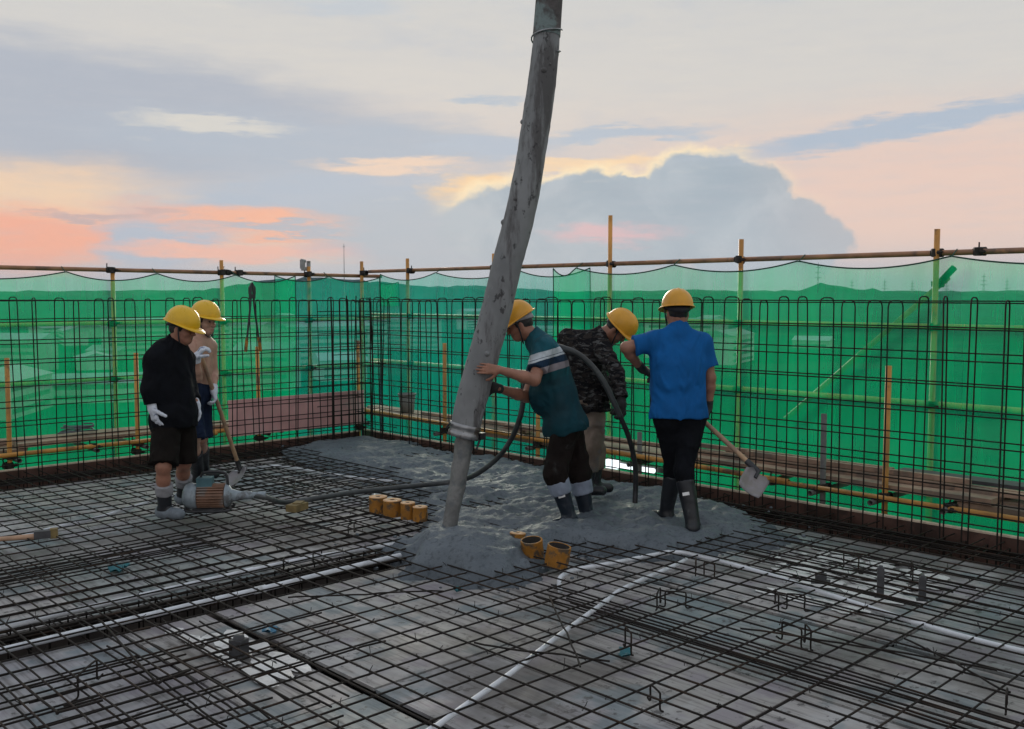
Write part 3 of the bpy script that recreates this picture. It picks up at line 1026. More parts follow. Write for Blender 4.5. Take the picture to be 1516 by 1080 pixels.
# inner row
for (x, t) in ((-4.13, 1.11), (-2.82, 1.11), (-1.32, 1.13), (0.13, 1.16), (-5.5, 1.12)):
    open_tube('standard', (x, 0.3, -1.2), (x + jit(.012), 0.3 + jit(.012), t))
    coupler(x, .29, .12, HALF)
    coupler(x, .29, .02, HALF)
    open_tube('transom', (x + .07, 0.2, .075), (x + .07, 1.25, .075), 'grey_post')
for (y, t, mt) in ((-1.23, 1.17, 'orange_tube'), (-2.81, .62, 'orange_tube'), (-4.24, .39, 'grey_post'), (-6.2, .74, 'grey_post'), (-6.73, 1.17, 'orange_tube'), (-8.3, 1.14, 'orange_tube')):
    open_tube('standard', (0.3, y, -1.2), (0.3 + jit(.012), y + jit(.012), t), mt)
    coupler(.29, y, .115)
    open_tube('transom', (0.2, y + .07, .07), (1.25, y + .07, .07), 'grey_post')
open_tube('transom', (0.16, -7.25, .1), (1.25, -7.1, .1), 'grey_post')
coupler(.27, -7.25, .11)
open_tube('transom', (0.16, -5.72, .1), (1.25, -5.6, .1), 'grey_post')
coupler(.27, -5.72, .11)
open_tube('transom', (-3.3, .16, .1), (-3.25, 1.25, .1), 'grey_post')
coupler(-3.3, .27, .13, HALF)
open_tube('transom', (-1.1, .16, .1), (-1.05, 1.25, .1), 'grey_post')
open_tube('ledger', (.255, -5.6, .115), (.255, -9.8, .1))
open_tube('ledger', (.255, 0.5, .235), (.255, -5.9, .13))
open_tube('ledger', (-6.4, .255, .13), (-1.9, .255, .14))
open_tube('ledger', (-2.2, .36, .14), (.5, .36, .2))
# diagonal brace tied with green net at its head
open_tube('brace', (1.1, -6.86, 1.88), (1.12, -5.35, .55), 'brown_tube')
open_tube('brace', (1.08, -6.78, 1.82), (1.06, -6.92, 1.96), 'net_rope', 0.028)
coupler(1.03, -6.8, 1.83)

# bracket on the left rail
bk = MB()
bk.box((0, 0, 0), (.1, .05, .05)).box((-.04, 0, .06), (.05, .05, .12), .3).box((.05, 0, .055), (.035, .045, .1)).tube([(-.06, 0, .11), (.0, 0, .1)], .025, 8)
o = bk.build('rail_clamp', M['steel'], None, (-0.19, 1.05, 2.1))
tag(o, 'pale grey swivel clamp perched on the left top rail near the corner', 'clamp')

# planks of the walkway, each lying loose on the transoms
plank_group = 'loose planks on the scaffold walkway'


def plank(c, size, hd, label):
    me = MB()
    n = 7
    L_, w, t = size
    r = np.random.RandomState(int(abs(c[0] * 77 + c[1] * 131)) % 9999)
    b = r.uniform(-.006, .006, n + 1)
    vs, fs = [], []
    for i in range(n + 1):
        x = -L_ / 2 + L_ * i / n
        for (yy, zz) in ((-w / 2, 0), (w / 2, 0), (w / 2, t), (-w / 2, t)):
            vs.append((x, yy + b[i] * .6, zz + b[i]))
    for i in range(n):
        for k in range(4):
            k2 = (k + 1) % 4
            fs.append((i * 4 + k, (i + 1) * 4 + k, (i + 1) * 4 + k2, i * 4 + k2))
    fs += [(0, 1, 2, 3), (n * 4 + 3, n * 4 + 2, n * 4 + 1, n * 4)]
    me.add(vs, fs)
    o = me.build('scaffold_plank', M['plank'], None, c, (0, 0, hd))
    tag(o, label, 'plank', plank_group)


plank_lab = 'long weathered plank lying on the right-hand walkway between rebar wall and green net'
plank_lab2 = 'long weathered plank lying on the left-hand walkway behind the two gloved workers'
for seg, (a0, a1) in enumerate(((-9.9, -7.35), (-7.5, -4.6), (-4.8, -2.0), (-2.3, 0.9))):
    for k, xo in enumerate((.42, .6, .79)):
        plank((xo + jit(.015), (a0 + a1) / 2 + jit(.1), .11 + .055 * (seg % 2) + jit(.004)), (a1 - a0, .165, .045), HALF + jit(.006), plank_lab)
for seg, (a0, a1) in enumerate(((-6.5, -3.9), (-4.1, -1.6), (-1.9, .3))):
    for k, yo in enumerate((.45, .62, .8)):
        plank(((a0 + a1) / 2 + jit(.1), yo + jit(.015), .125 + .055 * (seg % 2) + jit(.004)), (a1 - a0, .155, .045), jit(.006), plank_lab2)
bat_lab = 'thin square batten stacked on the walkway planks outside the rebar wall'
for k, (c, ln) in enumerate((((.5, -6.0, .215), 2.4), ((.57, -5.7, .215), 2.6), ((.66, -6.1, .215), 2.2), ((.54, -6.3, .262), 2.0), ((.62, -5.6, .262), 2.1), ((.5, -8.2, .21), 2.2), ((.6, -8.1, .21), 2.1),
                              ((.5, -3.1, .215), 2.0), ((.58, -3.3, .215), 2.2), ((.54, -1.4, .22), 1.8))):
    o = MB().box((0, 0, .02), (ln, .045, .04)).build('timber_batten', M['plank'], None, c, (0, 0, HALF + jit(.02)))
    tag(o, bat_lab, 'batten', 'battens stacked on the walkway')
o = MB().box((0, 0, .015), (2.2, .2, .03)).build('grey_board', M['stub'], None, (.74, -7.75, .25), (0, 0, HALF + .01))
tag(o, 'dark blue-grey board lying on the planks at the right edge of the walkway', 'board')
# tangle of cable on the left planks
pts = []
for k in range(30):
    pts.append((math.cos(k * .9) * .22 * (1 - k * .012) + jit(.05), math.sin(k * 1.1) * .1 + jit(.03), .02 + .003 * k + jit(.01)))
o = MB().tube(spline(pts, 4), .008, 5).build('cable_tangle', M['soot'], None, (-3.35, .6, .235))
tag(o, 'dark grey tangle of cable dropped on the walkway planks at left', 'cable')
# bucket
bkt = empty('bucket', (.6, -.11, .215))
tag(bkt, 'grey plastic bucket standing on the walkway planks near the corner', 'bucket')
MB().lathe((0, 0, 0), (0, 0, 1), [(.0, 0), (.088, 0), (.112, .25), (.105, .25), (.083, .012), (0, .012)], 20).build('shell', M['bucket'], bkt)
MB().lathe((0, 0, .228), (0, 0, 1), [(.11, 0), (.121, .0), (.123, .022), (.112, .024)], 20).build('rim', M['bucket'], bkt)
MB().tube(spline([(.115, 0, .22), (.09, .04, .28), (0, .06, .3), (-.09, .04, .28), (-.115, 0, .22)], 5), .004, 6).build('handle', M['dark_steel'], bkt)
# added glow strip below the walkway
M['glow'] = bpy.data.materials.new('added_white_glow')  # emission added for a bright streak; no such source is known there
M['glow'].use_nodes = True
nb = M['glow'].node_tree.nodes['Principled BSDF']
nb.inputs['Emission Color'].default_value = (0.85, 0.95, 1.0, 1)
nb.inputs['Emission Strength'].default_value = 1.6
lp = empty('added_glowstrip', (.6, -3.87, -.04))
tag(lp, 'added white strip glowing below the walkway beside the dark poker', 'glowstrip')
MB().tube([(0, -.31, 0), (0, .16, 0)], .024, 10).build('tube', M['glow'], lp)  # body of the added glow strip
MB().box((0, .235, 0.004), (.06, .15, .09)).build('glow_end', M['glow'], lp)
MB().box((0.04, -.05, .01), (.03, .7, .05)).build('bracket', M['grey_post'], lp)
MB().tube([(.05, -.3, .02), (.05, -.3, .14)], .008, 6).tube([(.05, .25, .02), (.05, .25, .14)], .008, 6).build('added_glow_hanger', M['dark_steel'], lp)

# ------------------------------------------------------------------ safety nets hung inside the outer tubes


def net(name, along_x, a0, a1, off, ties, top, sag, mat, label, seed, lo=-2.6):
    """ties: places along the wall where the hem is tied up; between them it sags"""
    r = np.random.RandomState(seed)
    n = max(8, int((a1 - a0) / 0.045))
    ts = np.linspace(a0, a1, n + 1)
    ties = sorted(ties)

    def topz(a):
        for p, q in zip(ties[:-1], ties[1:]):
            if p <= a <= q:
                t = (a - p) / (q - p)
                return top - sag * 4 * t * (1 - t)
        return top
    ph = r.uniform(0, 6.28, 8)
    rows = [1.0, .985, .95, .9, .82, .74, .66, .58, .5, .43, .36, .28, .2, .1, 0.0]
    vs, fs = [], []
    for i, a in enumerate(ts):
        tz = topz(a)
        for q in rows:
            z = lo + (tz - lo) * q
            w = .012 * math.sin(a * 7.1 + ph[0] + z * .6) + .018 * math.sin(a * 2.9 + ph[1] - z * .9) + .02 * math.sin(z * 2.6 + a * .8 + ph[2]) + .006 * math.sin(a * 19 + ph[3] + z)
            w *= min(1.0, .3 + (1 - q) * 3)
            vs.append((a, off + w - .02, z) if along_x else (off + w - .02, a, z))
    m_ = len(rows)
    for i in range(n):
        for k in range(m_ - 1):
            fs.append((i * m_ + k, (i + 1) * m_ + k, (i + 1) * m_ + k + 1, i * m_ + k + 1))
    root = empty(name, ((a0 + a1) / 2, off, 0) if along_x else (off, (a0 + a1) / 2, 0))
    tag(root, label, 'safety net')
    base = np.array(root.location)
    vs = np.array(vs) - base
    MB().add(vs, fs, True).build('mesh_sheet', M[mat], root)
    hem = vs[0::m_]
    MB().tube(hem, .007, 5).build('hem_rope', M['net_rope'], root)
    for e in (vs[0:m_], vs[-m_:]):
        MB().tube(e, .006, 5).build('side_seam', M['net_rope'], root)
    for t in ties:
        if a0 < t < a1:
            q = np.array([t, off, top] if along_x else [off, t, top]) - base
            d = np.array([0, .1, .06] if along_x else [.1, 0, .06])
            MB().tube([q, q + d * .6, q + d], .005, 5).build('tie_cord', M['net_rope'], root)
    return root


net('safety_net', True, -7.0, -.42, .935, [-8.0, -6.3, -4.85, -3.31, -2.28, -1.28, -.42, .6], 2.0, .09, 'net_green', 'green safety net of the left side with its end seam near the corner', 3)
net('safety_net', True, -.72, .93, .955, [-.72, .1, .93], 2.0, .07, 'net_teal', 'teal green safety net strip between the left seam and the corner post', 4)
net('safety_net', False, -3.0, .93, .955, [-3.0, -1.85, -.29, .93], 2.045, .09, 'net_teal', 'teal green safety net behind the hose between corner and right seam', 5)
net('safety_net', False, -10.2, -2.45, .935, [-10.4, -8.6, -6.95, -5.57, -4.15, -2.8, -2.45], 2.05, .085, 'net_green', 'emerald safety net behind the worker in blue and along the right side', 6)
o = MB().add([(1.0, .98, 2.0), (1.02, .75, 1.98), (1.03, .72, 1.75), (1.0, .9, 1.66), (.96, .98, 1.8)], [(0, 1, 2, 3, 4)])
M_flap = net('safety_net', False, .55, .98, .99, [.55, .98], 1.93, .02, 'net_green', 'small loose flap of green net right beside the corner post', 9, 1.6)

# ------------------------------------------------------------------ fresh concrete
outline = np.array([(0.05, 0.05), (-0.94, -0.02), (-1.35, -0.3), (-1.55, -1.0), (-1.77, -1.8), (-1.6, -2.5), (-1.85, -3.1), (-2.3, -3.9), (-2.55, -4.3), (-3.0, -4.5), (-3.22, -4.8), (-3.38, -5.25),
                    (-3.3, -5.7), (-3.05, -5.95), (-2.75, -5.93), (-2.5, -5.7), (-2.2, -5.75), (-2.1, -5.95), (-1.95, -6.12), (-1.47, -6.42), (-1.05, -6.55), (-0.65, -6.5), (-0.36, -6.2), (-0.1, -5.6), (0.05, -5.0)])


def poly_sd(px, py, poly):
    """signed distance to a polygon, negative inside"""
    d = np.full(px.shape, 1e9)
    s = np.ones(px.shape)
    n = len(poly)
    for i in range(n):
        ax, ay = poly[i]
        bx, by = poly[(i + 1) % n]
        ex, ey = bx - ax, by - ay
        wx, wy = px - ax, py - ay
        t = np.clip((wx * ex + wy * ey) / (ex * ex + ey * ey), 0, 1)
        d = np.minimum(d, (wx - ex * t) ** 2 + (wy - ey * t) ** 2)
        c1, c2, c3 = py >= ay, py < by, ex * wy > ey * wx
        flip = (c1 & c2 & c3) | (~c1 & ~c2 & ~c3)
        s = np.where(flip, -s, s)
    return s * np.sqrt(d)


class VNoise:
    def __init__(self, seed, n=64):
        self.g = np.random.RandomState(seed).rand(n, n, n).astype(np.float32)
        self.n = n

    def __call__(self, x, y, z):
        n = self.n
        xi, yi, zi = np.floor(x).astype(int), np.floor(y).astype(int), np.floor(z).astype(int)
        fx, fy, fz = x - xi, y - yi, z - zi
        fx, fy, fz = [t * t * (3 - 2 * t) for t in (fx, fy, fz)]
        g = self.g
        xi, yi, zi = xi % n, yi % n, zi % n
        x1, y1, z1 = (xi + 1) % n, (yi + 1) % n, (zi + 1) % n
        a = g[xi, yi, zi] * (1 - fx) + g[x1, yi, zi] * fx
        b = g[xi, y1, zi] * (1 - fx) + g[x1, y1, zi] * fx
        c = g[xi, yi, z1] * (1 - fx) + g[x1, yi, z1] * fx
        d = g[xi, y1, z1] * (1 - fx) + g[x1, y1, z1] * fx
        return (a * (1 - fy) + b * fy) * (1 - fz) + (c * (1 - fy) + d * fy) * fz - 0.5


VN = VNoise(5)


def fbm(x, y, f, octs):
    s = 0
    a = 1.0
    for k in range(octs):
        s = s + a * VN(x * f + 7.3 * k + 100, y * f + 3.1 * k + 100, np.full_like(x, 2.5 + k))
        f *= 2.03
        a *= 0.52
    return s


step = 0.024
gx, gy = np.meshgrid(np.arange(-3.7, 0.11, step), np.arange(-6.75, 0.11, step), indexing='ij')
sd = poly_sd(gx, gy, outline) + fbm(gx, gy, 3.2, 5) * 0.3
ins = np.clip(-sd / 0.38, 0, 1)
shape = 1 - (1 - ins) ** 2.2
hgt = DECK - 0.03 + shape * 0.145
heap = np.exp(-(((gx + 2.95) / .42) ** 2 + ((gy + 5.3) / .42) ** 2))
heap2 = np.exp(-(((gx + 1.6) / .9) ** 2 + ((gy + 5.5) / .55) ** 2))
hgt += (heap * .13 + heap2 * .05) * np.clip(ins * 1.6, 0, 1)
rough = fbm(gx, gy, 2.2, 3) * .06 + fbm(gx, gy, 7, 3) * .055 - np.abs(fbm(gx, gy, 12, 3)) * .05
hgt += rough * np.clip(ins * 3, 0, 1)
wet = np.clip((gy + 2.0) / 1.5, 0, 1)
hgt = np.where(gy > -3, hgt * (1 - .5 * wet) + (.0) * .5 * wet, hgt)
zs = hgt
keep = sd < 0.02
idx = -np.ones(gx.shape, int)
vs, fs = [], []
for i in range(gx.shape[0]):
    for j in range(gx.shape[1]):
        if keep[i, j]:
            idx[i, j] = len(vs)
            vs.append((gx[i, j], gy[i, j], zs[i, j]))
for i in range(gx.shape[0] - 1):
    for j in range(gx.shape[1] - 1):
        q = (idx[i, j], idx[i + 1, j], idx[i + 1, j + 1], idx[i, j + 1])
        if min(q) >= 0:
            fs.append(q)
conc = MB().add(vs, fs, True).build('wet_concrete', M['concrete'])
tag(conc, 'spread of fresh grey concrete heaped over the mat around the workers', 'concrete', None, 'stuff')


def conc_z(x, y):
    i = int(round((x + 3.7) / step))
    j = int(round((y + 6.75) / step))
    return float(zs[min(max(i, 0), zs.shape[0] - 1), min(max(j, 0), zs.shape[1] - 1)])


# splashes and crumbs beside the heap
cr = MB()
for k in range(170):
    t = RNG.randint(len(outline))
    a, b = outline[t], outline[(t + 1) % len(outline)]
    p = a + (b - a) * RNG.rand()
    p = p + RNG.randn(2) * .16
    if p[0] > -.05 or p[1] > -.1:
        continue
    r_ = RNG.uniform(.006, .022)
    cr.lathe((p[0], p[1], DECK + RNG.choice([0.0, .02, .08])), (jit(.3), jit(.3), 1), [(0, -r_ * .5), (r_, -r_ * .1), (r_ * .8, r_ * .5), (0, r_ * .8)], 6)
o = cr.build('concrete_crumbs', M['concrete'])
tag(o, 'scattered crumbs of grey concrete around the fresh heap', 'concrete crumbs', None, 'stuff')

# ------------------------------------------------------------------ delivery hose and what pours from it
HD = 7.2
hose_px = [(828, -420), (826, -200), (819, -80), (813, 0), (805, 100), (791, 200), (774, 300), (750, 395), (737, 450), (721, 510), (707, 560), (695, 606), (687, 640)]
hp = spline([spot(a, b, HD) for a, b in hose_px], 10)
wid = np.interp(np.linspace(0, 1, len(hp)), [0, .25, .4, .6, .8, .95, 1], [37, 38, 43, 45, 46, 45, 43]) / 1440 * HD / 2
wob = np.array([VN(np.array([i * .21 + 50]), np.array([3.]), np.array([1.]))[0] for i in range(len(hp))])
wid = wid * (1 + wob * .03)
hroot = empty('concrete_hose', hp[-1])
tag(hroot, 'thick cement-caked delivery hose hanging from above into the pour', 'concrete hose')
hb = np.array(hroot.location)
# caked skin: displaced tube
n = 28
T = np.gradient(hp, axis=0)
T /= np.linalg.norm(T, axis=1)[:, None]
fine = spline(hp, 2)
wf = np.interp(np.linspace(0, 1, len(fine)), np.linspace(0, 1, len(hp)), wid)
Tn = np.gradient(fine, axis=0)
Tn /= np.linalg.norm(Tn, axis=1)[:, None]
vs, fs = [], []
u = nrm(np.cross(Tn[0], AWAY))
for i in range(len(fine)):
    u = nrm(u - Tn[i] * np.dot(u, Tn[i]))
    w = np.cross(Tn[i], u)
    for k in range(n):
        a = 2 * math.pi * k / n
        q = u * math.cos(a) + w * math.sin(a)
        s = fine[i] + q * wf[i]
        ds = float(VN(np.array([s[0] * 14 + 60]), np.array([s[1] * 14 + 60]), np.array([s[2] * 9 + 60]))[0]) * .004 + float(VN(np.array([s[0] * 40 + 60]), np.array([s[1] * 40 + 60]), np.array([s[2] * 30 + 60]))[0]) * .004
        vs.append(s + q * ds - hb)
for i in range(len(fine) - 1):
    for k in range(n):
        k2 = (k + 1) % n
        fs.append((i * n + k, i * n + k2, (i + 1) * n + k2, (i + 1) * n + k))
MB().add(vs, fs, True).build('hose_body', M['hose'], hroot)


def hose_at(py):
    i = int(np.argmin([abs((540 - 1440 * np.dot(q - EYE, UPV) / np.dot(q - EYE, FWD)) - py) for q in fine]))
    return fine[i], Tn[i], wf[i]


i0 = [hose_at(y) for y in (30, 42, 56, 66)]
ctr, tt, ww = hose_at(62)
MB().tube([hose_at(y)[0] - hb for y in (-25, 0, 25, 55)], [hose_at(y)[2] * 1.05 for y in (-25, 0, 25, 55)], 24, False).build('old_sleeve', material('muddy_brown_sleeve', (0.1, 0.09, 0.088), .85, 0, .3, 9, .6, 40, .012, rgb2=(.2, .25, .25), patch_scale=5), hroot)
# a strand of wire wound round the upper part, with a loose end
c0, t0, w0 = hose_at(60)
uu = nrm(np.cross(t0, AWAY))
vv = np.cross(t0, uu)
MB().tube([c0 - hb + (uu * math.cos(a) + vv * math.sin(a)) * (w0 + .012) + t0 * (a / 6.28 - .5) * .16 for a in np.linspace(0, 6.9, 26)], .006, 6).build('wire_wrap', M['steel'], hroot)
c1, t1, w1 = hose_at(168)
lumps = MB()
for k in range(12):
    py = RNG.uniform(70, 600)
    c, t, w = hose_at(py)
    a = RNG.uniform(0, 6.28)
    uu_ = nrm(np.cross(t, AWAY))
    q = uu_ * math.cos(a) + np.cross(t, uu_) * math.sin(a)
    r_ = RNG.uniform(.008, .02)
    lumps.lathe(c - hb + q * w * .98, q, [(r_ * 1.5, -r_ * .3), (r_ * 1.2, r_ * .4), (r_ * .5, r_ * .9), (0, r_)], 8)
o = lumps.build('cement_lump', M['hose'], hroot)
o['kind'] = 'stuff'
ce, te, we = hose_at(640)
te = nrm(te)
MB().lathe(ce - hb - te * .03, te, [(we * .9, -.03), (we * 1.09, -.03), (we * 1.09, .0), (we * 1.02, .006), (we * 1.02, .03), (we * 1.09, .036), (we * 1.09, .07), (we * .85, .07), (we * .8, .0)], 26).build('clamp_ring', M['steel'], hroot)
sd_ = nrm(np.cross(te, AWAY))
MB().box(ce - hb + sd_ * we * 1.2, (.05, .05, .05)).tube([ce - hb + sd_ * we * 1.2, ce - hb + sd_ * we * .9 + np.array([0, 0, -.1]) - AWAY * .06], .009, 6).tube([ce - hb - sd_ * we * 1.25, ce - hb - sd_ * we * 1.05 - te * .05 - AWAY * .08], .009, 6).build('clamp_lever', M['dark_steel'], hroot)
# the pour
sp = spline([spot(a, b, HD) for a, b in ((690, 630), (688, 648), (685, 672), (680, 700), (674, 730), (669, 758), (665, 785), (663, 800))], 8)
n = 22
vs, fs = [], []
for i, c in enumerate(sp):
    t = i / (len(sp) - 1)
    r0 = np.interp(t, [0, .2, .5, .8, .9, 1], [.07, .064, .056, .053, .07, .12])
    for k in range(n):
        a = 2 * math.pi * k / n
        q = RGT * math.cos(a) + AWAY * math.sin(a)
        ds = float(VN(np.array([math.cos(a) * 3 + 60]), np.array([math.sin(a) * 3 + 60]), np.array([t * 3.0 + 50]))[0]) * .022 + float(VN(np.array([math.cos(a) * 9 + 60]), np.array([math.sin(a) * 9 + 60]), np.array([t * 22 + 50]))[0]) * .01
        vs.append(c + q * (r0 + ds) - sp[-1])
for i in range(len(sp) - 1):
    for k in range(n):
        k2 = (k + 1) % n
        fs.append((i * n + k, i * n + k2, (i + 1) * n + k2, (i + 1) * n + k))
M['pour'] = material('pouring_concrete', (0.2, 0.2, 0.195), .6, 0, .25, 6, .6, 50, .012, rgb2=(.13, .14, .145), patch_scale=8)
o = MB().add(vs, fs, True).build('concrete_stream', M['pour'], None, sp[-1])
tag(o, 'thin grey stream of concrete pouring from the hose clamp onto the heap', 'concrete stream')

# ------------------------------------------------------------------ concrete vibrator: motor, hose, poker
mp = on_level(316, 757, -0.02)
vroot = empty('concrete_vibrator', mp)
tag(vroot, 'orange finned electric vibrator motor on the mat with long black hose and poker', 'vibrator')
ax = np.array([math.sin(YAW + .1), -math.cos(YAW + .1), 0.0])     # to the right in the picture
cz = ZUP * .125
R_ = .098
MB().lathe(cz - ax * .13, ax, [(0, 0), (R_ * .75, 0), (R_ * .8, .02), (R_ * .8, .22), (R_ * .7, .235), (0, .235)], 24).build('motor_core', M['motor_orange'], vroot)
fin = MB()
for k in range(26):
    a = 2 * math.pi * k / 26
    q = np.cross(ax, ZUP) * math.cos(a) + ZUP * math.sin(a)
    tq = np.cross(ax, q)
    fin.box(cz + q * R_ * .88 - ax * .012, (.21, .007, .03), axes=np.array([ax, tq, q]))
fin.build('cooling_fins', M['motor_orange'], vroot)
MB().lathe(cz - ax * .235, ax, [(0, 0), (R_ * .55, .0), (R_ * .95, .018), (R_ * 1.08, .045), (R_ * 1.08, .115), (R_ * .8, .115)], 24).build('fan_cover', M['motor_grey'], vroot)
MB().lathe(cz + ax * .1, ax, [(R_ * .95, 0), (R_ * .95, .02), (R_ * .55, .05), (R_ * .4, .1), (.034, .12), (.034, .2), (.022, .22)], 20).build('drive_nose', M['motor_grey'], vroot)
MB().box(cz + ZUP * .12 - ax * .06, (.12, .11, .07), axes=np.array([ax, np.cross(ZUP, ax), ZUP])).build('switch_box', M['motor_teal'], vroot)
hx = np.cross(ZUP, ax)
MB().tube(spline([cz - ax * .1 + ZUP * .06, cz - ax * .09 + ZUP * .17, cz - ax * .05 + ZUP * .195, cz + ax * .07 + ZUP * .195, cz + ax * .11 + ZUP * .165, cz + ax * .12 + ZUP * .05], 5), .011, 8).build('carry_handle', M['dark_steel'], vroot)
sk = MB()
for s in (-1, 1):
    sk.tube(spline([hx * .085 * s - ax * .2 + ZUP * .05, hx * .085 * s - ax * .18 + ZUP * .018, hx * .085 * s + ax * .12 + ZUP * .018, hx * .085 * s + ax * .15 + ZUP * .05], 5), .011, 8)
sk.box(ZUP * .03 - ax * .03, (.24, .15, .012), axes=np.array([ax, hx, ZUP]))
sk.build('skid_base', M['dark_steel'], vroot)
g = lambda px, py, z: on_level(px, py, z)
nose = mp + cz + ax * .3
vh = [nose, nose + ax * .12 - ZUP * .02, g(420, 744, .0), g(470, 738, .01), g(520, 730, .01), g(570, 724, .015), g(620, 719, .03), g(665, 714, .05), spot(700, 705, 8.5), spot(735, 680, 8.25), spot(757, 650, 8.1), spot(770, 618, 8.0), spot(775, 590, 7.98),
      spot(779, 560, 7.95), spot(795, 530, 7.85), spot(818, 514, 7.62), spot(838, 517, 7.5), spot(858, 526, 7.5), spot(878, 544, 7.5), spot(894, 566, 7.5), spot(906, 590, 7.52), spot(918, 616, 7.56)]
vp = spline(vh, 10) - mp
MB().tube(vp, .0225, 10).build('flexible_hose', M['black_rubber'], vroot)
MB().tube([vp[0] - ax * .08, vp[0] + ax * .12], .028, 10).build('hose_coupling', M['motor_grey'], vroot)
pk = spline([spot(918, 616, 7.56), spot(930, 645, 7.62), spot(938, 675, 7.7), spot(941, 700, 7.75), spot(941, 722, 7.78), spot(940, 745, 7.78)], 6) - mp
MB().tube(pk, .021, 10).build('poker', M['dark_steel'], vroot)

# ------------------------------------------------------------------ small things on the mat


def tube_sleeve(px, py, wpx, hpx, D, z0, label, grp, open_=False, tilt=(0, 0)):
    r = wpx / 1440 * D / 2
    h = hpx / 1440 * D
    base = spot(px, py, D)
    base[2] = z0
    root = empty('tube_sleeve', base)
    root.rotation_euler = (tilt[0], tilt[1], jit(1))
    tag(root, label, 'tube sleeve', grp)
    hole = r * (.86 if open_ else .26)
    n = 22
    MB().lathe((0, 0, 0), (0, 0, 1), [(r * .98, 0), (r * 1.02, h * .3), (r * .99, h * .7), (r, h - .003)], n).build('wall', M['yellow_tube'], root)
    MB().lathe((0, 0, h - .003), (0, 0, 1), [(r, 0), (r * .98, .004), (hole, .004), (hole, 0)], n).build('rim', M['yellow_tube'] if open_ else M['tube_lip'], root)
    MB().lathe((0, 0, 0), (0, 0, 1), [(hole, h - .001), (hole * .97, h * .1), (0, h * .1)], n).build('bore', M['tube_inside'], root)
    return root


dz = lambda px, py: on_level(px, py, -.02)
G4 = 'row of four ochre tube sleeves beyond the heap'
for (px, py, w, h, lab) in ((560, 759, 27, 24, 'ochre tube sleeve, end of the row of four farthest from the hose'), (581, 764, 28, 24, 'ochre tube sleeve with a small hole, second in the row of four'),
                            (604, 768, 22, 24, 'ochre tube sleeve, third in the row of four, beside the heap'), (622, 771, 22, 21, 'ochre tube sleeve half sunk in the heap, nearest the hose')):
    D = np.dot(on_level(px, py, -.03) - EYE, FWD)
    tube_sleeve(px, py, w, h, D, -.03, lab, G4)
G3 = 'open ochre sleeves in front of the heap'
for (px, py, w, h, op, lab, tl, z0) in ((765, 811, 24, 22, False, 'ochre sleeve buried to its rim in the heap', (.0, .1), -.05), (789, 826, 33, 28, True, 'open ochre sleeve, middle one of the three in the near heap', (.12, -.1), -.05),
                                        (823, 837, 36, 30, True, 'open ochre sleeve nearest the bent white conduit', (.15, .1), -.06)):
    D = np.dot(on_level(px, py, z0) - EYE, FWD)
    tube_sleeve(px, py, w, h, D, z0, lab, G3, op, tl)
p = on_level(440, 757, -.02)
bb = MB().box((0, 0, .035), (.17, .1, .055), .4)
bb.box((.02, .01, .065), (.1, .07, .014), .7)
o = bb.build('foam_block', M['ochre_block'], None, p)
tag(o, 'ochre foam block lying on the mat between motor and tube row', 'block')
# hammer at the left edge
p = on_level(20, 797, -.015)
hm = empty('hammer', p)
tag(hm, 'wooden-handled hammer lying on the mat at the left edge', 'hammer')
hv = nrm(on_level(66, 790, -.015) - on_level(0, 795, -.015))
MB().tube([-hv * .22, -hv * .1, hv * .06, hv * .14], [.02, .017, .019, .022], 10).build('handle', M['pale_wood'], hm)
hs = np.cross(ZUP, hv)
MB().box(hv * .19 + ZUP * .012, (.11, .06, .055), axes=np.array([hv, hs, ZUP])).build('head', M['stub'], hm)
MB().box(hv * .265 + ZUP * .014, (.05, .05, .07), axes=np.array([hv, hs, ZUP])).build('wedge', M['ochre_block'], hm)
# dark stubs added in place of mirrored posts, and a block on the deck
for (px, py, wv, hv_, lab) in ((1303, 886, .04, .19, 'dark square stub in the painted white reflection, the taller, added for a mirrored post'), (1365, 891, .04, .15, 'dark square stub in the painted white reflection, nearer the right edge, added for a mirrored post'), (1215, 864, .07, .06, 'squat dark box added for a mirrored post in the white slurry')):
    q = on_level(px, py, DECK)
    o = MB().box((0, 0, hv_ / 2), (wv, wv, hv_), .5).box((0, 0, .006), (wv * 1.7, wv * 1.7, .012), .5).lathe((0, 0, hv_), (0, 0, 1), [(wv * .3, 0), (wv * .3, .012), (0, .012)], 10).build('mirrored_post_stub', M['stub'], None, q)
    tag(o, lab, 'mirrored post stub', 'dark stubs added for mirrored posts')
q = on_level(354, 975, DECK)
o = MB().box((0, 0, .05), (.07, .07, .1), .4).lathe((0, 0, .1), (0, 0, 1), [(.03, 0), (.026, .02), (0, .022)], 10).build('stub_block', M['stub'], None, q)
tag(o, 'dark rounded block standing in the narrow painted white reflection patch', 'block')
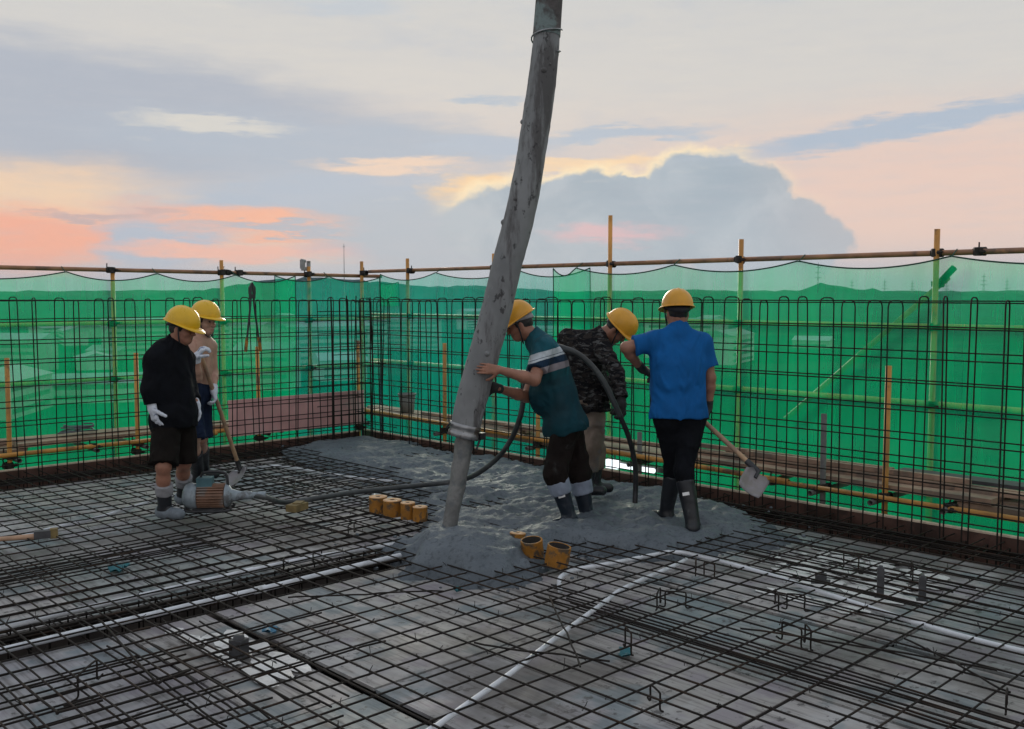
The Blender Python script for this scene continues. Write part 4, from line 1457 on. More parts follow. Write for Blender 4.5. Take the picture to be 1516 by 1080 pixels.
# scraps
M['teal_scrap'] = material('teal_plastic_scrap', (.03, .17, .2), .5)
M['blue_scrap'] = material('blue_plastic_scrap', (.05, .22, .36), .5)
for (px, py, w, h, mt, lab) in ((402, 937, .1, .07, 'blue_scrap', 'crumpled blue plastic scrap under the bars'), (175, 845, .12, .1, 'teal_scrap', 'dark teal plastic scrap left of the trough'), (925, 972, .11, .06, 'teal_scrap', 'teal plastic scrap under the bars in the foreground'),
                                (678, 878, .03, .05, 'teal_scrap', 'tiny teal plug standing in front of the heap')):
    q = on_level(px, py, DECK + .004)
    mb = MB()
    vs = [(i / 4 * w - w / 2 + jit(.008), j / 3 * h - h / 2 + jit(.008), .012 + RNG.uniform(0, .03)) for i in range(5) for j in range(4)]
    fs = [(i * 4 + j, (i + 1) * 4 + j, (i + 1) * 4 + j + 1, i * 4 + j + 1) for i in range(4) for j in range(3)]
    vs2 = vs + [(v[0], v[1], v[2] - .008) for v in vs]
    fs2 = fs + [tuple(i + 20 for i in f[::-1]) for f in fs]
    o = mb.add(vs2, fs2, True).build('plastic_scrap', M[mt], None, q, (0, 0, .6))
    tag(o, lab, 'plastic scrap')

# bolt cutter hanging on the left cage
bc = empty('bolt_cutter', (-1.64, -.15, 1.86))
tag(bc, 'long dark bolt cutter with ochre grips hanging on the left rebar wall', 'bolt cutter')
hj = MB()
for s in (-1, 1):
    hj.add([(0.002 * s, -.012, .03), (.04 * s, -.012, -.03), (.042 * s, -.012, -.1), (.012 * s, -.012, -.13), (.004 * s, -.012, -.03),
            (0.002 * s, .012, .03), (.04 * s, .012, -.03), (.042 * s, .012, -.1), (.012 * s, .012, -.13), (.004 * s, .012, -.03)],
           [(0, 1, 2, 3, 4), (9, 8, 7, 6, 5), (0, 5, 6, 1), (1, 6, 7, 2), (2, 7, 8, 3), (3, 8, 9, 4), (4, 9, 5, 0)])
hj.box((0, 0, -.13), (.07, .03, .05))
hj.build('jaw_head', M['dark_steel'], bc)
for s in (-1, 1):
    q = spline([(.02 * s, 0, -.13), (.024 * s, 0, -.22), (.045 * s, 0, -.4), (.075 * s, 0, -.62)], 5)
    a_ = MB().tube(q, .012, 8).build('handle', M['dark_steel'], bc)
    MB().tube([(.073 * s, 0, -.6), (.09 * s, 0, -.72), (.093 * s, 0, -.76)], [.017, .02, .018], 8).build('grip', M['yellow_tube'], a_)
hk = MB().tube(spline([(0, .02, -.155), (0, .05, -.14), (0, .075, -.155), (0, .08, -.18)], 4), .006, 6).build('hook_wire', M['wire'], bc)


def shovel(top, neck, tip, label, blade_up, w=.2, round_=False):
    top, neck, tip = map(np.asarray, (top, neck, tip))
    root = empty('shovel', neck)
    tag(root, label, 'shovel')
    MB().tube(spline([top - neck, (top - neck) * .5 + np.array([0, 0, .004]), np.zeros(3)], 6), .0185, 10).build('handle', M['wood'], root)
    d = nrm(tip - neck)
    L_ = np.linalg.norm(tip - neck)
    nv = nrm(np.asarray(blade_up) - d * np.dot(blade_up, d))
    sv = np.cross(d, nv)
    hd = nrm(neck - top)
    MB().tube([-hd * .12, hd * .0, d * .06], [.024, .023, .014], 10).build('socket', M['dark_steel'], root)
    vs, fs = [], []
    nu, nv_ = 8, 9
    for i in range(nu + 1):
        t = i / nu
        ww = w * np.interp(t, [0, .06, .15, .6, .85, 1], [.55, .92, 1.0, .98, .82 if round_ else .93, .3 if round_ else .85]) / 2
        for j in range(nv_):
            s = -1 + 2 * j / (nv_ - 1)
            dish = .028 * s * s + .012 * (t - .5) ** 2 * 4
            rib = -.012 * math.exp(-(s / .2) ** 2) * max(0, 1 - t * 1.6)
            vs.append(d * (.02 + t * (L_ - .02)) + sv * s * ww + nv * (dish + rib))
    for i in range(nu):
        for j in range(nv_ - 1):
            fs.append((i * nv_ + j, (i + 1) * nv_ + j, (i + 1) * nv_ + j + 1, i * nv_ + j + 1))
    k = len(vs)
    vs2 = vs + [v - nv * .003 for v in vs]
    fs2 = fs + [tuple(i + k for i in f[::-1]) for f in fs]
    rim = [i * nv_ for i in range(nu + 1)] + [nu * nv_ + j for j in range(1, nv_)] + [i * nv_ + nv_ - 1 for i in range(nu - 1, -1, -1)] + [j for j in range(nv_ - 2, 0, -1)]
    for a, b in zip(rim, rim[1:] + rim[:1]):
        fs2.append((a, a + k, b + k, b))
    MB().add(vs2, fs2, True).build('blade', M['blade'], root)
    return root


shovel(spot(296, 522, 8.55), spot(356, 697, 9.15), spot(341, 727, 8.75), 'shovel standing on the mat in the gloved hands of the shirtless worker', nrm(-RGT * .4 + ZUP * .9 - AWAY * .5), .2, True)
shovel(spot(955, 545, 7.78), spot(1123, 699, 7.15), spot(1105, 730, 7.05), 'shovel with a broad pale blade swung towards the net by the worker in blue', nrm(-AWAY * .93 + RGT * .1 + ZUP * .35), .2)

# ------------------------------------------------------------------ people: rounded limbs blended into one skin, clothes grown over them


class Solid:
    """a signed distance grid: limbs are blended in, cut or carved, then skinned"""
    def __init__(self, lo, hi, vox):
        self.o = np.asarray(lo, float)
        self.v = vox
        self.n = np.ceil((np.asarray(hi, float) - self.o) / vox).astype(int) + 1
        self.D = np.full(self.n, 1.0, np.float32)

    def window(self, lo, hi):
        a = np.clip(np.floor((lo - self.o) / self.v).astype(int), 0, self.n)
        b = np.clip(np.ceil((hi - self.o) / self.v).astype(int) + 1, 0, self.n)
        if np.any(b <= a):
            return None, None
        sl = tuple(slice(a[i], b[i]) for i in range(3))
        ax = [self.o[i] + self.v * np.arange(a[i], b[i]) for i in range(3)]
        P = np.stack(np.meshgrid(*ax, indexing='ij'), -1).astype(np.float32)
        return sl, P

    def blend(self, sl, d, k):
        D = self.D[sl]
        h = np.maximum(k - np.abs(D - d), 0) / k
        self.D[sl] = np.minimum(D, d) - h * h * k * 0.25

    def cap(self, a, b, ra, rb=None, k=0.03, flat=None, cuts=(), carve=False, infl=0.0):
        a, b = np.asarray(a, float), np.asarray(b, float)
        rb = ra if rb is None else rb
        ra, rb = ra + infl, rb + infl
        R = max(ra, rb) + k + 2.5 * self.v
        sl, P = self.window(np.minimum(a, b) - R, np.maximum(a, b) + R)
        if sl is None:
            return
        pa, ba = P - a.astype(np.float32), (b - a).astype(np.float32)
        if flat is not None:
            nv, s = np.asarray(flat[0], np.float32), flat[1]
            pa = pa + (pa @ nv)[..., None] * nv * (s - 1)
            ba = ba + np.dot(ba, nv) * nv * (s - 1)
        h = np.clip((pa @ ba) / (np.dot(ba, ba) + 1e-9), 0, 1)
        d = np.linalg.norm(pa - h[..., None] * ba, axis=-1) - (ra + (rb - ra) * h)
        for pt, nn in cuts:
            d = np.maximum(d, (P - np.asarray(pt, np.float32)) @ np.asarray(nn, np.float32))
        if carve:
            self.D[sl] = np.maximum(self.D[sl], -d)
        else:
            self.blend(sl, d, k)

    def ell(self, c, axes, rad, k=0.03, cuts=(), carve=False, infl=0.0):
        c = np.asarray(c, float)
        rad = np.asarray(rad, float) + infl
        R = rad.max() + k + 2.5 * self.v
        sl, P = self.window(c - R, c + R)
        if sl is None:
            return
        q = (P - c.astype(np.float32)) @ np.asarray(axes, np.float32).T
        k0 = np.linalg.norm(q / rad.astype(np.float32), axis=-1)
        k1 = np.linalg.norm(q / (rad * rad).astype(np.float32), axis=-1) + 1e-6
        d = k0 * (k0 - 1) / k1
        for pt, nn in cuts:
            d = np.maximum(d, (P - np.asarray(pt, np.float32)) @ np.asarray(nn, np.float32))
        if carve:
            self.D[sl] = np.maximum(self.D[sl], -d)
        else:
            self.blend(sl, d, k)

    def plane(self, pt, nn):
        """cut everything away on the far side of a plane"""
        ax = [self.o[i] + self.v * np.arange(self.n[i]) for i in range(3)]
        nn = np.asarray(nn, float)
        d = (ax[0][:, None, None] - pt[0]) * nn[0] + (ax[1][None, :, None] - pt[1]) * nn[1] + (ax[2][None, None, :] - pt[2]) * nn[2]
        self.D = np.maximum(self.D, d.astype(np.float32))

    def wrinkle(self, amp, freq, seed, stretch=(1, 1, 1)):
        near = np.abs(self.D) < 0.04
        I = np.argwhere(near)
        P = self.o + I * self.v
        st = np.asarray(stretch)
        q = P * freq * st + 40 + seed * 3.7
        wx, wz = VN(q[:, 0] * .7 + 3, q[:, 1] * .7, q[:, 2] * .7), VN(q[:, 0] * .7, q[:, 1] * .7 + 5, q[:, 2] * .7)
        q = q + np.c_[wx, wz, wx] * 2.2
        w = VN(q[:, 0], q[:, 1], q[:, 2]) + 0.5 * VN(q[:, 0] * 2.1 + 9, q[:, 1] * 2.1, q[:, 2] * 2.1)
        w = w * .8 - .5 * np.abs(w)
        self.D[near] += (w * amp).astype(np.float32)

    def skin(self):
        D, n = self.D, self.n
        sgn = D < 0
        cnt = np.zeros(n - 1, np.int16)
        for i in (0, 1):
            for j in (0, 1):
                for k in (0, 1):
                    cnt += sgn[i:n[0] - 1 + i, j:n[1] - 1 + j, k:n[2] - 1 + k]
        act = (cnt > 0) & (cnt < 8)
        ids = -np.ones(n - 1, np.int64)
        cells = np.argwhere(act)
        ids[act] = np.arange(len(cells))
        acc = np.zeros((len(cells), 3))
        num = np.zeros(len(cells))
        corner = [(i, j, k) for i in (0, 1) for j in (0, 1) for k in (0, 1)]
        for a in corner:
            for ax in range(3):
                if a[ax] == 0:
                    b = list(a)
                    b[ax] = 1
                    da = D[cells[:, 0] + a[0], cells[:, 1] + a[1], cells[:, 2] + a[2]]
                    db = D[cells[:, 0] + b[0], cells[:, 1] + b[1], cells[:, 2] + b[2]]
                    x = (da < 0) != (db < 0)
                    t = np.where(x, da / (da - db + 1e-12), 0)
                    pt = np.tile(np.array(a, float), (len(cells), 1))
                    pt[:, ax] += t
                    acc[x] += pt[x]
                    num[x] += 1
        V = self.o + (cells + acc / num[:, None]) * self.v
        F = []
        for ax in range(3):
            u, w = (ax + 1) % 3, (ax + 2) % 3
            A = np.take(sgn, range(n[ax] - 1), axis=ax)
            B = np.take(sgn, range(1, n[ax]), axis=ax)
            E = np.argwhere(A != B)
            E = E[(E[:, u] > 0) & (E[:, w] > 0) & (E[:, u] < n[u] - 1) & (E[:, w] < n[w] - 1)]
            if not len(E):
                continue
            ins = sgn[E[:, 0], E[:, 1], E[:, 2]]
            q = []
            for du, dw in ((-1, -1), (0, -1), (0, 0), (-1, 0)):
                e = E.copy()
                e[:, u] += du
                e[:, w] += dw
                q.append(ids[e[:, 0], e[:, 1], e[:, 2]])
            q = np.stack(q, 1)
            q[~ins] = q[~ins][:, ::-1]
            F.append(q)
        F = np.concatenate(F)
        F = F[(F >= 0).all(1)]
        return V, F

    def build(self, name, mat, parent, base):
        V, F = self.skin()
        me = bpy.data.meshes.new(name)
        V = (V - base).astype(np.float32)
        me.vertices.add(len(V))
        me.vertices.foreach_set('co', V.ravel())
        me.loops.add(F.size)
        me.loops.foreach_set('vertex_index', F.ravel().astype(np.int32))
        me.polygons.add(len(F))
        me.polygons.foreach_set('loop_start', np.arange(0, F.size, 4, dtype=np.int32))
        me.polygons.foreach_set('loop_total', np.full(len(F), 4, np.int32))
        me.polygons.foreach_set('use_smooth', np.ones(len(F), bool))
        me.update(calc_edges=True)
        me.validate()
        if mat:
            me.materials.append(mat)
        return link(name, me, parent)


def frame(up, fwd):
    u = nrm(up)
    f = nrm(np.asarray(fwd) - u * np.dot(fwd, u))
    return f, np.cross(f, u), u          # forward, right, up


def bend_dir(d, nv, ang):
    return nrm(d * math.cos(ang) + nv * math.sin(ang))


def hand(sol, wrist, d, palm, side, curl=0.3, spread=0.12, thick=0.0, thumb=0.6, size=1.0):
    """palm and five fingers; d points to the fingers, palm is the way the palm faces, side is +1 when the thumb lies along cross(d, palm)"""
    d = nrm(d)
    palm = nrm(np.asarray(palm) - d * np.dot(palm, d))
    w = np.cross(d, palm) * side
    t = thick
    s = size
    k1 = wrist + d * .088 * s
    for o_ in (-.028, -.008, .012, .03):
        sol.cap(wrist + d * .012 + w * o_ * .6 * s, k1 + w * o_ * s, .0145 + t, .0135 + t, .012)
    for o_, ln, rr in ((.032, .074, .0092), (.0115, .084, .0096), (-.009, .078, .0092), (-.029, .06, .0082)):
        p = k1 + w * o_ * s
        dd = nrm(d + w * o_ * spread * 10)
        for i, (fr, cu) in enumerate(((.44, .75), (.31, 1.0), (.25, .8))):
            dd = bend_dir(dd, nrm(palm - dd * np.dot(palm, dd)), curl * cu)
            q = p + dd * ln * fr * s
            sol.cap(p, q, rr - .0006 * i + t, rr - .0006 * (i + 1) + t, .003)
            p = q
            palm_l = palm
    p = wrist + d * .022 * s + w * .03 * s
    dd = nrm(w * .75 + d * .62 + palm * .3)
    for i, ln in enumerate((.04, .034, .028)):
        q = p + dd * ln * s
        sol.cap(p, q, .0125 - .0012 * i + t, .0113 - .0012 * i + t, .006)
        p = q
        dd = nrm(dd + d * .25 + palm * thumb * .7 - w * thumb * .25)


def helmet(parent, base, c, f, s, u, mat, strap_back='strap', scale=1.0, chin=True):
    """hard hat: ribbed shell, brim with a peak, harness band, chin strap"""
    root = empty('helmet', c - base)
    root.parent = parent
    nth, nl = 40, 11
    a, b, h = .142 * scale, .118 * scale, .135 * scale

    def shell(off):
        rows = []
        for i in range(nl):
            t = i / (nl - 1) * math.pi / 2
            row = []
            for k in range(nth):
                th = 2 * math.pi * k / nth
                r = math.cos(t) ** .86
                x, y = (a + off) * r * math.cos(th), (b + off) * r * math.sin(th)
                z = (h + off) * math.sin(t) ** .95
                if i > 1:
                    for yy, am in ((0, .007), (.034, .004), (-.034, .004)):
                        z += am * math.exp(-((y - yy) / .009) ** 2) * min(1, (i - 1) / 4)
                row.append(f * x + s * y + u * z)
            rows.append(row)
        return rows
    outer, inner = shell(0), shell(-.005)
    vs, fs = [], []
    for row in outer:
        vs += row
    for i in range(nl - 1):
        for k in range(nth):
            k2 = (k + 1) % nth
            fs.append((i * nth + k, (i + 1) * nth + k, (i + 1) * nth + k2, i * nth + k2))
    k0 = len(vs)
    for row in inner:
        vs += row
    for i in range(nl - 1):
        for k in range(nth):
            k2 = (k + 1) % nth
            fs.append((k0 + i * nth + k, k0 + i * nth + k2, k0 + (i + 1) * nth + k2, k0 + (i + 1) * nth + k))
    MB().add(vs, fs, True).build('shell', mat, root)
    bv, bf = [], []
    for k in range(nth):
        th = 2 * math.pi * k / nth
        cth = max(0.0, math.cos(th))
        w = .013 + .046 * cth ** 1.6
        dr = .004 + .02 * cth ** 1.6
        for (e, z) in ((-.004, .004), (w * .6, .001 - dr * .45), (w, -dr), (w, -dr - .005), (-.004, -.004)):
            bv.append(f * (a + e) * math.cos(th) + s * (b + e) * math.sin(th) + u * z)
    for k in range(nth):
        k2 = (k + 1) % nth
        for j in range(5):
            j2 = (j + 1) % 5
            bf.append((k * 5 + j, k * 5 + j2, k2 * 5 + j2, k2 * 5 + j))
    MB().add(bv, bf, True).build('brim', mat, root)
    hb_ = MB()
    ring = []
    for k in range(nth):
        th = 2 * math.pi * k / nth
        back = max(0.0, -math.cos(th))
        ring.append((f * (.106 * scale) * math.cos(th) + s * (.088 * scale) * math.sin(th) - f * .004, .018 + .016 * back, back))
    hv, hf = [], []
    for k, (p, wd, back) in enumerate(ring):
        dn = -.012 - .03 * back
        hv += [p + u * (dn + wd), p * 1.05 + u * (dn + wd), p * 1.05 + u * (dn - wd * .4), p + u * (dn - wd * .4)]
    for k in range(nth):
        k2 = (k + 1) % nth
        for j in range(4):
            hf.append((k * 4 + j, k * 4 + (j + 1) % 4, k2 * 4 + (j + 1) % 4, k2 * 4 + j))
    hb_.add(hv, hf, True)
    hb_.build('harness', M[strap_back], root)
    if chin:
        path = spline([f * .02 + s * .094 - u * .0, f * .03 + s * .086 - u * .07, f * .055 + s * .06 - u * .15, f * .07 - u * .185, f * .055 - s * .06 - u * .15, f * .03 - s * .086 - u * .07, f * .02 - s * .094], 6)
        MB().tube(path, .0055, 6).build('chin_strap', M['strap'], root)
    return root


def head_prims(sol, c, f, s, u, neck, sc=1.0):
    ax = np.array([f, s, u])
    sol.ell(c + u * .022 * sc - f * .006, ax, np.array([.098, .077, .1]) * sc, .03)
    sol.ell(c - u * .045 * sc + f * .022 * sc, ax, np.array([.073, .062, .075]) * sc, .03)
    sol.cap(c - u * .095 * sc + f * .056 * sc, c - u * .088 * sc + f * .07 * sc, .026 * sc, .022 * sc, .03)
    for q in (-1, 1):
        sol.cap(c - u * .05 * sc + f * .0 + s * q * .055 * sc, c - u * .085 * sc + f * .055 * sc + s * q * .025 * sc, .022 * sc, .02 * sc, .03)
        sol.ell(c - f * .008 * sc + s * q * .079 * sc - u * .012 * sc, ax, np.array([.02, .009, .033]) * sc, .008)
        sol.ell(c + f * .062 * sc + s * q * .042 * sc - u * .03 * sc, ax, np.array([.03, .024, .024]) * sc, .02)
        sol.ell(c + f * .1 * sc + s * q * .03 * sc + u * .006 * sc, ax, np.array([.014, .017, .01]) * sc, carve=True)
    sol.cap(c + f * .084 * sc + u * .026 * sc + s * .04 * sc, c + f * .084 * sc + u * .026 * sc - s * .04 * sc, .013 * sc, .013 * sc, .02)
    sol.cap(c + f * .09 * sc + u * .012 * sc, c + f * .113 * sc - u * .03 * sc, .009 * sc, .0135 * sc, .014)
    for q in (-1, 1):
        sol.ell(c + f * .101 * sc + s * q * .012 * sc - u * .034 * sc, ax, np.array([.011, .009, .009]) * sc, .008)
    sol.cap(c + f * .089 * sc - u * .062 * sc + s * .016 * sc, c + f * .089 * sc - u * .062 * sc - s * .016 * sc, .009 * sc, .009 * sc, .01)
    sol.cap(c + f * .1 * sc - u * .063 * sc + s * .022 * sc, c + f * .1 * sc - u * .063 * sc - s * .022 * sc, .0025, .0025, carve=True)
    sol.cap(neck, c - u * .06 * sc - f * .022 * sc, .062 * sc, .055 * sc, .035)


def face_parts(parent, base, c, f, s, u, sc=1.0):
    for q in (-1, 1):
        MB().lathe(c - base + f * .083 * sc + s * q * .03 * sc + u * .005 * sc, f, [(.0, -.008), (.009, -.004), (.0105, .002), (.006, .008), (0, .0095)], 10).build('eye', M['eye'], parent)
    MB().tube([c - base + f * .094 * sc - u * .069 * sc + s * t for t in (-.02, -.008, .008, .02)], [.003, .006, .006, .003], 8).build('lip', M['lip'], parent)


def torso(sol, J, ax_w, infl=0.0, k=0.06, belly=0.0, shrug=True):
    """ribcage, waist and pelvis between the joints J"""
    up = nrm(J['chest'] - J['pelvis'])
    side = nrm(J['shR'] - J['shL'])
    fwd = nrm(np.cross(up, side))
    side = np.cross(fwd, up)
    hs = nrm(J['hipR'] - J['hipL'])
    hf = nrm(np.cross(up, hs))
    ax = np.array([side, fwd, up])
    sol.ell(J['chest'] + up * .0, ax, (ax_w * .95, .118, .2), k, infl=infl)
    sol.ell((J['chest'] + J['pelvis']) / 2 + fwd * (.012 + belly * .5), ax, (ax_w * .92, .11 + belly, .17), k, infl=infl)
    sol.ell(J['pelvis'] + up * .03, np.array([hs, hf, up]), (ax_w * .93, .12, .125), k, infl=infl)
    nb = J['neck']
    for q in ('shL', 'shR'):
        sol.cap(nb - up * .03, J[q] * .88 + nb * .12 - up * .012, .06, .062, k, infl=infl * .9)
    return up, side, fwd


def box_of(pts, pad):
    P = np.array(pts)
    return P.min(0) - pad, P.max(0) + pad


def make_person(J, spec):
    base = spec['base']
    allp = list(J.values())
    face = spec['face']
    hf, hs_, hu = frame(spec.get('head_up', ZUP), face)
    lo, hi = box_of(allp + [J['head'] + hu * .16, J['head'] + hf * .15], .17)
    sk = spec.get('skin', 'skin')
    aw = spec.get('width', .175)
    sc = spec.get('head_scale', .97)
    fat = spec.get('fat', 1.0)
    # ---- the body, one skin
    B = Solid(lo, hi, .0068)
    torso(B, J, aw - .006, 0.0, .06, spec.get('belly', 0) * .8)
    head_prims(B, J['head'], hf, hs_, hu, J['neck'], sc)
    for q in 'LR':
        B.cap(J['sh' + q], J['el' + q], .052 * fat, .041 * fat, .03)
        mid = J['el' + q] * .68 + J['wr' + q] * .32
        B.cap(J['el' + q], mid, .041 * fat, .041 * fat, .02)
        B.cap(mid, J['wr' + q], .041 * fat, .027, .02)
        hd = spec['hand' + q]
        hand(B, J['wr' + q], hd[0], hd[1], hd[2], *hd[3:])
        B.cap(J['hip' + q], J['kn' + q], .085 * fat, .056 * fat, .04)
        cm = J['kn' + q] * .68 + J['an' + q] * .32
        tback = nrm(np.cross(np.cross(J['an' + q] - J['kn' + q], spec['toe' + q]), J['an' + q] - J['kn' + q]))
        tback = tback if np.dot(tback, spec['toe' + q]) < 0 else -tback
        B.cap(J['kn' + q], cm + tback * .006, .053, .05, .03)
        B.cap(cm + tback * .006, J['an' + q], .05, .034, .03)
        B.cap(J['an' + q] - ZUP * .03, J['an' + q] + nrm(spec['toe' + q]) * .14 - ZUP * .045, .036, .03, .03)
    body = B.build('person', M[sk], None, base)
    body.location = Vector(base)
    tag(body, spec['label'], 'person')
    face_parts(body, base, J['head'], hf, hs_, hu, sc)
    # ---- hair below the helmet
    hl, hh = box_of([J['head']], .16)
    H = Solid(hl, hh, .006)
    H.ell(J['head'] + hu * .022 * sc - hf * .008, np.array([hf, hs_, hu]), np.array([.102, .081, .104]) * sc, .02,
          cuts=[(J['head'] + hf * .035 - hu * .0, nrm(hf - hu * .25)), (J['head'] - hu * .055, -hu)])
    H.wrinkle(.004, 60, 3)
    H.build('hair', M['hair'], body, base)
    hroot_ = helmet(body, base, J['head'] + hu * spec.get('hat', .052) * sc + spec.get('hat_shift', 0) * hf, *frame(hu + hf * spec.get('hat_tilt', 0.0), hf), M[spec.get('helmet', 'helmet')], spec.get('harness', 'strap'), spec.get('hat_scale', 1.0))
    # ---- shirt
    sh = spec.get('shirt')
    if sh:
        T = Solid(lo, hi, .0085)
        up, side, fwd = torso(T, J, aw, .02, .06, spec.get('belly', 0))
        hem = spec.get('hem', .08)
        pelv = J['pelvis'] - up * hem
        T.cap(J['pelvis'], pelv - up * .05, aw * .93, aw * .95, .05, flat=(fwd, 1.28), infl=sh.get('loose', 0))
        T.ell(J['pelvis'] - up * .02 + fwd * spec.get('belly', 0) * .5, np.array([side, fwd, up]), (aw * .97, .13 + spec.get('belly', 0) * .6, .13), .05, infl=sh.get('loose', 0))
        T.cap(J['chest'] - up * .03, J['pelvis'], aw * .97, aw * .94, .05, flat=(fwd, 1.34 if aw < .19 else 1.4), infl=sh.get('loose', 0))
        T.plane(pelv, -nrm(up * .8 + spec.get('hem_dir', ZUP) * .2))
        T.cap(J['neck'] - up * .03, J['neck'] + (J['head'] - J['neck']) * .33 - hf * .01, .082, .07, .03, cuts=[(J['neck'] + (J['head'] - J['neck']) * .26 , nrm((J['head'] - J['neck']) + fwd * .05))])
        for q in 'LR':
            S_, E_, W_ = J['sh' + q], J['el' + q], J['wr' + q]
            ln = sh['sleeve' + q] if ('sleeve' + q) in sh else sh['sleeve']
            if ln <= 1.0:
                end = S_ + (E_ - S_) * ln
                T.cap(S_, end + nrm(E_ - S_) * .06, .074, .07 + sh.get('flare', .0), .045, cuts=[(end, nrm(E_ - S_))])
            else:
                T.cap(S_, E_, .074, .062, .045)
                end = E_ + (W_ - E_) * (ln - 1)
                T.cap(E_, end + nrm(W_ - E_) * .05, .062, .05, .03, cuts=[(end, nrm(W_ - E_))])
        T.wrinkle(sh.get('wr', .006), sh.get('wf', 9), spec['seed'], sh.get('stretch', (1, 1, 1)))
        T.build('shirt', M[sh['mat']], body, base)
        if sh.get('collar'):
            K = Solid(*box_of([J['neck'], J['head']], .16), .006)
            nd = nrm(J['head'] - J['neck'])
            K.cap(J['neck'] - nd * .0, J['neck'] + nd * .07, .084, .074, .01, cuts=[(J['neck'] + nd * .052 - hf * .01, nrm(nd + hf * .35)), (J['neck'] - nd * .01, -nd)])
            K.build('collar', M[sh['collar']], body, base)
    # ---- trousers
    tr = spec['trousers']
    L_ = Solid(lo, hi, .0085)
    up = nrm(J['chest'] - J['pelvis'])
    hsd = nrm(J['hipR'] - J['hipL'])
    hfd = nrm(np.cross(up, hsd))
    L_.ell(J['pelvis'] + up * .02, np.array([hsd, hfd, up]), (aw * .95, .13, .14), .06, infl=.012)
    for q in 'LR':
        Hh, Kk, Aa = J['hip' + q], J['kn' + q], J['an' + q]
        e = tr['len' + q] if ('len' + q) in tr else tr['len']
        lo_ = tr.get('loose', .018)
        if e <= 1.0:
            end = Hh + (Kk - Hh) * e
            L_.cap(Hh, end + nrm(Kk - Hh) * .05, .1, .078 + lo_, .05, cuts=[(end, nrm(Kk - Hh))])
        else:
            L_.cap(Hh, Kk, .1, .066 + lo_, .05)
            end = Kk + (Aa - Kk) * (e - 1)
            L_.cap(Kk, end + nrm(Aa - Kk) * .05, .066 + lo_, .058 + lo_, .035, cuts=[(end, nrm(Aa - Kk))])
    L_.wrinkle(tr.get('wr', .008), tr.get('wf', 9), spec['seed'] + 5, tr.get('stretch', (1, 1, .8)))
    L_.build('trousers', M[tr['mat']], body, base)
    # ---- boots
    for q in 'LR':
        bt = spec['boots']
        Kk, Aa, toe = J['kn' + q], J['an' + q], nrm(spec['toe' + q])
        top = Aa + (Kk - Aa) * bt.get('height', .72)
        lo2, hi2 = box_of([Kk, Aa, Aa + toe * .2], .16)
        F_ = Solid(lo2, hi2, .0075)
        ud = nrm(Kk - Aa)
        F_.cap(Aa - ZUP * .01, top + ud * .04, .052, bt.get('r', .07), .03, cuts=[(top, ud)])
        F_.wrinkle(.004, 11, spec['seed'] + 9, (1, 1, 2.2))
        F_.cap(Aa - ZUP * .042 - toe * .03, Aa + toe * .13 - ZUP * .05, .047, .042, .035)
        F_.plane(Aa - ZUP * .088, -ZUP)
        if bt.get('shoe'):
            G_ = Solid(lo2, hi2, .007)
            G_.cap(Aa - ZUP * .04 - toe * .035, Aa + toe * .14 - ZUP * .048, .05, .045, .03)
            G_.cap(Aa - ZUP * .04, Aa + ZUP * .01, .052, .05, .03)
            G_.plane(Aa - ZUP * .09, -ZUP)
            G_.build('shoe', M[bt['shoe']], body, base)
        F_.build('boot', M[bt['mat']], body, base)
        if bt.get('cuff'):
            K = Solid(lo2, hi2, .0065)
            K.cap(top - ud * .05, top + ud * .06, bt.get('r', .07) + .008, bt.get('r', .07) + .014, .02, cuts=[(top + ud * .022, ud), (top - ud * bt.get('cuff_h', .06), -ud)])
            K.wrinkle(.005, 16, spec['seed'] + 2)
            K.build(bt.get('cuff_name', 'boot_cuff'), M[bt['cuff']], body, base)
        if bt.get('tab') and q in bt['tab']:
            tv = bt['tab'][q]
            pt = Aa + (top - Aa) * .68
            tv = nrm(tv - ud * np.dot(tv, ud))
            rr = np.interp(.68, [0, 1], [.052, bt.get('r', .07)]) + .002
            sd2 = np.cross(ud, tv)
            vs = [pt - base + (tv * math.cos(t) + sd2 * math.sin(t)) * (rr + .006) + ud * z for t in np.linspace(-.35, .35, 5) for z in (-.012, .012)]
            vs += [v - tv * .006 for v in vs]
            fs = [(2 * i, 2 * i + 2, 2 * i + 3, 2 * i + 1) for i in range(4)] + [(10 + 2 * i, 11 + 2 * i, 13 + 2 * i, 12 + 2 * i) for i in range(4)]
            MB().add(vs, fs).build('boot_label', M['label_white'], body)
    # ---- gloves
    for q in 'LR':
        g_ = spec.get('glove' + q)
        if g_:
            hd = spec['hand' + q]
            lo2, hi2 = box_of([J['wr' + q], J['wr' + q] + nrm(hd[0]) * .12], .15)
            G = Solid(lo2, hi2, .005)
            ww = nrm(J['el' + q] - J['wr' + q])
            hand(G, J['wr' + q], hd[0], hd[1], hd[2], hd[3] if len(hd) > 3 else .3, hd[4] if len(hd) > 4 else .12, .0035)
            G.cap(J['wr' + q] + ww * .06, J['wr' + q] + nrm(hd[0]) * .02, .038, .034, .02, cuts=[(J['wr' + q] + ww * .045, ww)])
            G.build('glove', M[g_], body, base)
    return body


